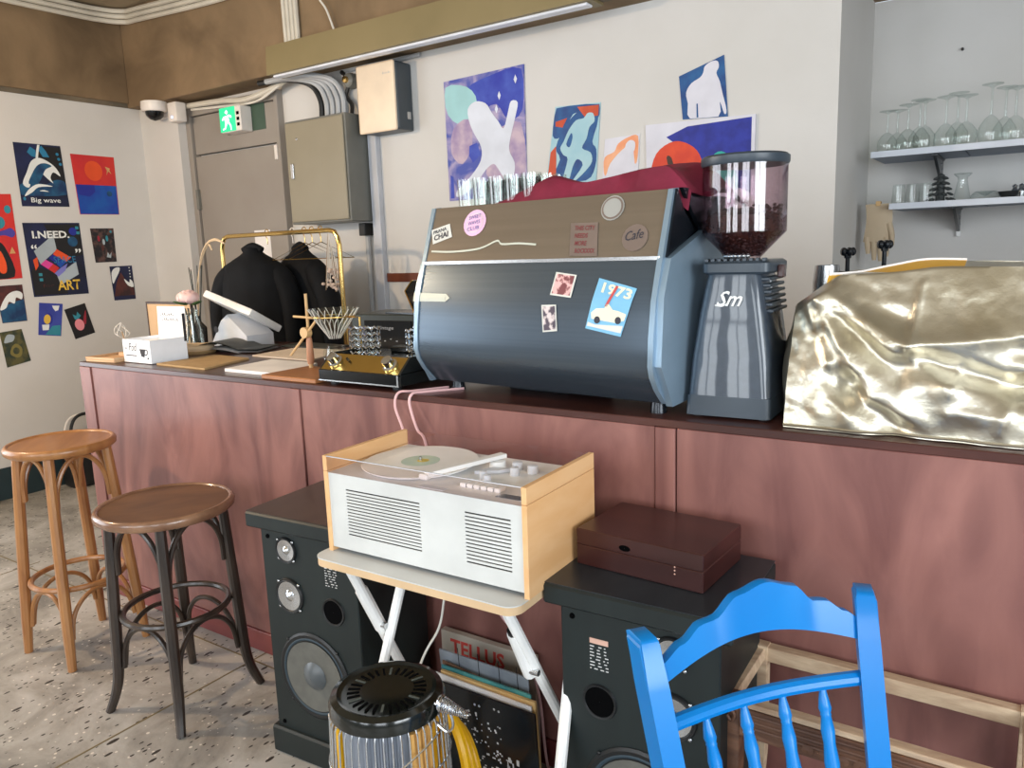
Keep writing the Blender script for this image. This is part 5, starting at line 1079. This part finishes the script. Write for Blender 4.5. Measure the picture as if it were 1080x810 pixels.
# ------------------------------------------------------------------ records on the floor
G = 'record sleeves under the folding table'
def sleeve(label, x0, x1, y, h, tilt, m, roll=0, thick=.004, lift=.001):
    o = MB().box(0, x1-x0, 0, thick, 0, h).build('record_sleeve', m, None, 0); o.location = (x0, y, lift); o.rotation_euler = (-tilt, roll, 0); return tag(o, label, 'record sleeve', G)
o = tag(MB().box(0, .34, 0, .02, 0, .355).build('poster_carton', 'cardboardgrey', None, 0, loc=(-1.44, 1.69, .001)), 'grey carton with red lettering behind the record sleeves', 'carton')
lettering('TELLUS', (.035, -.0008, .285), (1, 0, 0), (0, 0, 1), .2, .05, 'redprint', o, 'lettering', .03)
o = sleeve('grey photo record sleeve with panel lines', -1.35, -1.045, 1.60, .372, -.08, 'greyphoto', .0)
for x in (.07, .14, .21, .27): MB().box(x-.001, x+.001, -.0008, 0, .01, .395).build('print_line', 'slot', o)
sleeve('brown printed record sleeve leaning left', -1.36, -1.06, 1.585, .35, -.08, 'sleevebrown', .09)
sleeve('teal photo record sleeve', -1.32, -1.02, 1.57, .345, -.08, 'tealphoto', -.0)
sleeve('thick cream record sleeve', -1.315, -1.0, 1.555, .335, -.07, 'sleevecream', .0, .008)
sleeve('plain white record sleeve just behind the black one', -1.33, -1.01, 1.545, .33, -.07, 'paper', .012)
o = sleeve('glossy black record sleeve with white dots, foremost', -1.30, -.986, 1.525, .318, -.06, 'sleeveblack', 0, .006)
rnd = random.Random(2); mm = MB()
for (x, z) in ((.12, .285), (.135, .285), (.185, .292), (.2, .29)): mm.lathe([(.001, .0008), (.0035, .0008)], (0, 0, 0), 8, TR(x, 0, z) @ AX('X', pi/2))
for i in range(60):
    x = .04+.16*rnd.random(); z = .14+.12*rnd.random()-.3*max(0, x-.15); s = rnd.uniform(.0012, .0032); mm.box(x-s, x+s, -.0008, -.0002, z-s, z+s)
for i in range(70):
    x = .12+.15*rnd.random(); z = .02+.13*rnd.random(); w_ = rnd.uniform(.0012, .005); h_ = rnd.uniform(.002, .018) if x > .2 else rnd.uniform(.002, .006); mm.box(x-w_, x+w_, -.0008, -.0002, z, z+h_)
mm.build('dot_print', 'whiteprint', o, 0)

# ------------------------------------------------------------------ cage heater
t = thing('cage_heater', 'round wire cage heater with glossy black slotted lid', 'heater', (-1.15, 1.15, 0), .1)
HZ = .5
MB().lathe([(.124, HZ-.006), (.130, HZ-.004), (.131, HZ+.016), (.126, HZ+.028), (.112, HZ+.034), (.105, HZ+.031), (.1, HZ+.029), (.001, HZ+.031)], (0, 0, 0), 48).build('lid', 'heaterlid', t)
for i in range(30):
    a = 2*pi*i/30; c, s = cos(a), sin(a)
    MB().box(-.014, .014, -.0026, .0026, 0, .0012, 0, TR(.075*c, .075*s, HZ+.0298) @ AX('Z', a)).build('vent_slot', 'blackhole' if i % 5 else 'heaterslot', t)
for i in range(44):
    a = 2*pi*i/44; r = .128
    MB().tube([(r*.96*cos(a), r*.96*sin(a), HZ-.004), (r*1.02*cos(a), r*1.02*sin(a), HZ-.02), (r*1.07*cos(a), r*1.07*sin(a), HZ-.2), (r*1.07*cos(a), r*1.07*sin(a), .06)], .0021, 5).build('cage_wire', 'silver', t)
for z in (HZ-.12, HZ-.28, .07): MB().tube([(.137*cos(k*pi/20), .137*sin(k*pi/20), z) for k in range(40)], .0026, 5, True).build('cage_ring', 'silver', t)
MB().lathe([(.001, 0), (.15, 0), (.155, .02), (.14, .06), (.001, .065)], (0, 0, 0), 36).build('base', 'heaterlid', t)
m = MB()
for i in range(36):
    a0 = -2.5+i*.062; a1 = a0+.034; f = lambda a, r: (r*cos(a), r*sin(a))
    (x0, y0), (x1, y1) = f(a0, .095), f(a1, .105); m.face([(x0, y0, .07), (x1, y1, .07), (x1, y1, HZ-.015), (x0, y0, HZ-.015)]); (x2, y2) = f(a0+.062, .095); m.face([(x1, y1, .07), (x2, y2, .07), (x2, y2, HZ-.015), (x1, y1, HZ-.015)])
m.build('reflector', 'aluminium', t, 0)
MB().lathe([(.001, .07), (.055, .07), (.055, HZ-.03), (.001, HZ-.02)], (0, 0, 0), 24).build('burner_column', 'aluminium', t)
for a in (-2.62, -2.50): MB().tube([(.112*cos(a), .112*sin(a), .07), (.112*cos(a), .112*sin(a), HZ-.012)], .0085, 8).build('yellow_tube', 'yellowpipe', t)
for k in range(4):
    a = -.42+k*.13; MB().tube([(.112*cos(a), .112*sin(a), .07), (.112*cos(a+.05), .112*sin(a+.05), .25), (.112*cos(a-.04), .112*sin(a-.04), HZ-.02)], .007, 7).build('rope_strand', 'rope', t)
MB().tube([(.134*cos(-2.72), .134*sin(-2.72), HZ-.03), (.137*cos(-2.85), .137*sin(-2.85), .09)], .009, 8, flat=.4).build('white_strap', 'plasticwhite', t)
hd = MB().tube(catmull([(.135, .0, HZ-.02), (.16, .0, HZ-.03), (.175, .0, HZ-.01), (.165, .0, HZ+.02), (.13, .0, HZ+.03)], 5), .0032, 6).build('handle_bail', 'silver', t)
co = MB(); pts = []
for i in range(150): a = i*.66; u = i/149; r = .018*(1-.75*u); pts.append((.145+.07*u, r*cos(a), HZ+.035-.012*u+r*sin(a)))
co.tube(pts, .0019, 5); co.build('coil_grip', 'chrome', t)
MB().tube(catmull([(.05, -.125, HZ-.12), (.1, -.09, HZ-.08), (.13, -.03, HZ-.05), (.14, .03, HZ-.03)], 6), .0022, 5).build('bail_wire', 'chrome', t)
t = thing('coiled_hose', 'coil of glossy yellow hose standing behind the cage heater', 'hose', (-1.175, 1.37, 0), -.35)
for k in range(3):
    R_ = .172-.018*k; MB().tube([(R_*cos(a*pi/16)*.62, .022*k, R_*1.0+.012+R_*sin(a*pi/16)) for a in range(32)], .013, 8, True).build('hose_loop', 'yellowpipe', t)

# ------------------------------------------------------------------ carved wooden frame stool base behind the chair
t = thing('table_frame', 'open wooden table frame with pale rails and carved brown legs', 'frame', (-.484, 1.44, 0))
FZ, FXX, FY = .572, .56, .27
def rail(name, x0, x1, y0, y1, z0, z1, m): return MB().box(x0, x1, y0, y1, z0, z1, .002).build(name, m, t)
rail('top_rail', .03, FXX-.03, FY-.03, FY, FZ-.035, FZ, 'rawpine'); rail('top_rail', 0, .03, .028, FY-.032, FZ-.03, FZ-.002, 'rawpine'); rail('top_rail', FXX-.03, FXX, .028, FY-.032, FZ-.03, FZ-.002, 'rawpine'); rail('top_rail', .03, FXX-.03, 0, .028, FZ-.012, FZ, 'rawpine')
ap = rail('carved_apron', .045, FXX-.045, -.004, .018, FZ-.075, FZ-.0125, 'darkcarved')
for z in (.022, .036, .05): MB().tube([(.05, -.004, FZ-z), (FXX-.05, -.004, FZ-z)], .0035, 6).build('moulding', 'darkcarved', ap)
for k in range(9):
    x = .15+.032*k; MB().lathe([(.001, .006), (.012, .004), (.013, 0)], (0, 0, 0), 10, TR(x, -.003, FZ-.058) @ AX('X', pi/2)).build('carved_rosette', 'darkcarved', ap)
for (x, y, mm_) in ((0, 0, 'darkcarved'), (FXX-.045, 0, 'darkcarved'), (0, FY-.035, 'rawpine'), (FXX-.035, FY-.035, 'rawpine')):
    w_ = .045 if y == 0 else .035
    lg = MB().prism([(x, 0), (x, FZ+(.004 if y else -.0)), (x+w_, FZ+(.004 if y else 0)), (x+w_, .3), (x+w_*.7, .12), (x+w_*.8, 0)], 'y', y, y+w_*.9, bev=.002).build('leg', mm_, t)
    if y == 0:
        MB().tube(catmull([(x+.010, -.002, FZ-.06), (x+.008, -.003, FZ-.03), (x+.022, -.004, FZ-.018), (x+.036, -.003, FZ-.03), (x+.03, -.003, FZ-.045), (x+.02, -.003, FZ-.036)], 5), .0045, 6).build('scroll', 'darkcarved', lg)
rail('low_rail', .035, FXX-.035, FY-.028, FY-.008, .12, .15, 'rawpine'); rail('low_rail', .045, FXX-.045, .01, .03, .12, .15, 'darkcarved')

# ------------------------------------------------------------------ blue chair
A0 = Vector((-.485, 1.069)); A1 = Vector((-.212, 1.418)); CR_ = atan2(A1.y-A0.y, A1.x-A0.x); CW = (A1-A0).length
t = thing('blue_chair', 'bright blue painted wooden chair with scalloped crest rail and turned spindles', 'chair', (A0.x, A0.y, 0), CR_)
# local x along the back from left to right post, -y toward the seat; posts lean back and splay
TZ = .872
def post(s, z):   # s 0 left, 1 right
    k = TZ-z; b = max(0, min(k, .43)); return Vector(((.08*b if s == 0 else CW-.08*b), -.27*b, z))
for s in (0, 1):
    m = MB(); q = []
    zl = [TZ, .80, .7, .6, .5, .44, .2, 0]
    w_, d_ = .037, .054
    tw = -.62 if s else 0
    for z in zl:
        c = post(s, z); Mx = Matrix.Rotation(tw, 3, 'Z')
        q.append([m.bm.verts.new(c+Mx @ Vector((a*w_/2, b*d_/2, 0))) for a, b in ((-1, -1), (1, -1), (1, 1), (-1, 1))])
    for A, B in zip(q, q[1:]):
        for j in range(4): m.bm.faces.new((A[j], B[j], B[(j+1) % 4], A[(j+1) % 4]))
    tp = [m.bm.verts.new(v.co*1.0+(post(s, TZ)-v.co)*.25+Vector((0, 0, .008))) for v in q[0]]
    for j in range(4): m.bm.faces.new((tp[j], q[0][j], q[0][(j+1) % 4], tp[(j+1) % 4]))
    m.bm.faces.new(tp); m.bm.faces.new(q[-1][::-1])
    es = [e for e in m.bm.edges if e.calc_length() > .05]
    bmesh.ops.bevel(m.bm, geom=es, offset=.004, segments=2, affect='EDGES'); m.build('back_post', 'bluepaint', t, 40, recalc=True)
BOW = .022
def backy(u, z):  # bowed away from the sitter between the posts
    k = max(0, min(TZ-z, .43)); return -.27*k+BOW*sin(pi*u)
def crest_top(u):
    pts = [(0, -.045), (.1, -.022), (.19, -.001), (.25, .001), (.36, .035), (.5, .049), (.64, .035), (.75, .001), (.81, -.001), (.9, -.022), (1, -.045)]
    for a, b in zip(pts, pts[1:]):
        if a[0] <= u <= b[0]:
            k = (u-a[0])/(b[0]-a[0]); k = k*k*(3-2*k) if a[0] not in (.19, .75) else k; return a[1]+(b[1]-a[1])*k
def crest_bot(u): return -.078+.042*sin(pi*u)
m = MB(); n = 40; cols = []
for i in range(n+1):
    u = i/n; x = .012+(CW-.024)*u; zt = TZ+.001+crest_top(u**1.18); zb = TZ-.002+crest_bot(u)
    def col(z, dy): return m.bm.verts.new((x, backy(u, z)+dy, z))
    cols.append([col(zb+.002, -.009), col(zb, 0), col(zb+.002, .009), col(zt-.002, .009), col(zt, 0), col(zt-.002, -.009)])
for A, B in zip(cols, cols[1:]):
    for j in range(6): m.bm.faces.new((A[j], A[(j+1) % 6], B[(j+1) % 6], B[j]))
m.bm.faces.new(cols[0][::-1]); m.bm.faces.new(cols[-1]); m.build('crest_rail', 'bluepaint', t, 50, recalc=True)
LZ = TZ-.142
MB().tube([(.025+(CW-.05)*i/20, backy(i/20, LZ)+.004, LZ+.0*i) for i in range(21)], .0135, 10).build('lower_rail', 'bluepaint', t)
for u in (.2, .4, .6, .8):
    x = .025+(CW-.05)*u; zb = .475; m = MB(); pr = [(0, .007), (.06, .009), (.1, .012), (.16, .0155), (.19, .012), (.2, .0135), (.21, .012), (.3, .0165), (.38, .014), (.5, .018), (.62, .014), (.7, .0165), (.79, .012), (.8, .0135), (.81, .012), (.84, .0155), (.9, .012), (.94, .009), (1, .007)]
    pts = []; rs = []
    for k, r in pr:
        z = LZ+(zb-LZ)*k; pts.append((x+(CW/2-x)*.12*k, backy(u, z)*(1)+.004*(1-k)-BOW*sin(pi*u)*k*.8, z)); rs.append(r*.72)
    m.tube(pts, rs, 12); m.build('spindle', 'bluepaint', t, 60)
sy = post(0, .44).y
MB().tube([(.03, sy, .472), (CW-.03, sy, .472)], .013, 10).build('seat_back_rail', 'bluepaint', t)
MB().prism([(.02, sy+.01), (CW-.02, sy+.01), (CW+.01, sy-.40), (-.01, sy-.40)], 'z', .435, .462, bev=.006).build('seat', 'bluepaint', t)
for x in (.0, CW): MB().tube([(x, sy-.38, .435), (x, sy-.385, 0)], [.018, .015], 10).build('front_leg', 'bluepaint', t)
MB().tube([(.0, sy-.38, .25), (CW, sy-.38, .25)], .011, 8).build('stretcher', 'bluepaint', t)
for x, x2 in ((.0, .034), (CW, CW-.034)): MB().tube([(x, sy-.38, .2), (x2, sy, .2)], .011, 8).build('stretcher', 'bluepaint', t)

# ------------------------------------------------------------------ loose cables and things by the left wall
tag(MB().tube(catmull([(-1.265, 1.55, .73), (-1.259, 1.5, .589), (-1.243, 1.45, .52), (-1.261, 1.40, .452), (-1.29, 1.34, .3), (-1.31, 1.31, .1), (-1.31, 1.32, .005)], 7), .0032, 6).build('cable', 'cablewhite'), 'white cable hanging down under the folding table', 'cable')
tag(MB().tube(catmull([(-1.23, 1.60, .73), (-1.19, 1.64, .516), (-1.15, 1.655, .445), (-1.105, 1.665, .36), (-1.07, 1.665, .25), (-1.05, 1.665, .05), (-1.0, 1.66, .006)], 7), .0042, 6).build('cable', 'cablepink'), 'pink cable hanging behind the record sleeves', 'cable')
t = thing('black_bag', 'black bag with looped handles standing against the left wall', 'bag', (-5.36, 2.63, 0), 1.5)
m = MB(); m.box(-.14, .14, -.09, .09, 0, .27, .03, None, 2); m.build('bag_body', 'bagblack', t)
MB().tube(catmull([(-.1, -.05, .25), (-.1, -.05, .41), (-.05, -.05, .49), (.05, -.05, .49), (.1, -.05, .41), (.1, -.05, .25)], 6), .011, 8).build('handle', 'bagblack', t)
MB().tube(catmull([(-.1, .05, .25), (-.1, .05, .39), (-.05, .05, .47), (.05, .05, .47), (.1, .05, .39), (.1, .05, .25)], 6), .009, 8).build('handle', 'camwhite', t)
# pendant lamp over the left side of the room
t = thing('pendant_lamp', 'black pendant lamp with a warm bulb hanging over the left tables', 'lamp', (-4.0, .4, 2.35))
MB().tube([(0, 0, .2), (0, 0, .9)], .004, 6).build('cord', 'cableblack', t); MB().lathe([(.02, .2), (.06, .18), (.16, .03), (.157, .03), (.057, .175), (.02, .195)], (0, 0, 0), 28).build('lamp_shade', 'lampshade', t)
MB().ell((0, 0, .07), .035, .035, .045, None, 14, 10).build('bulb', 'bulb', t)
l = bpy.data.lights.new('bulb_light', 'POINT'); l.energy = 120; l.color = (1, .72, .45); l.shadow_soft_size = .05; o = bpy.data.objects.new('bulb_light', l); COL.objects.link(o); o.location = (-4.0, .4, 2.33)
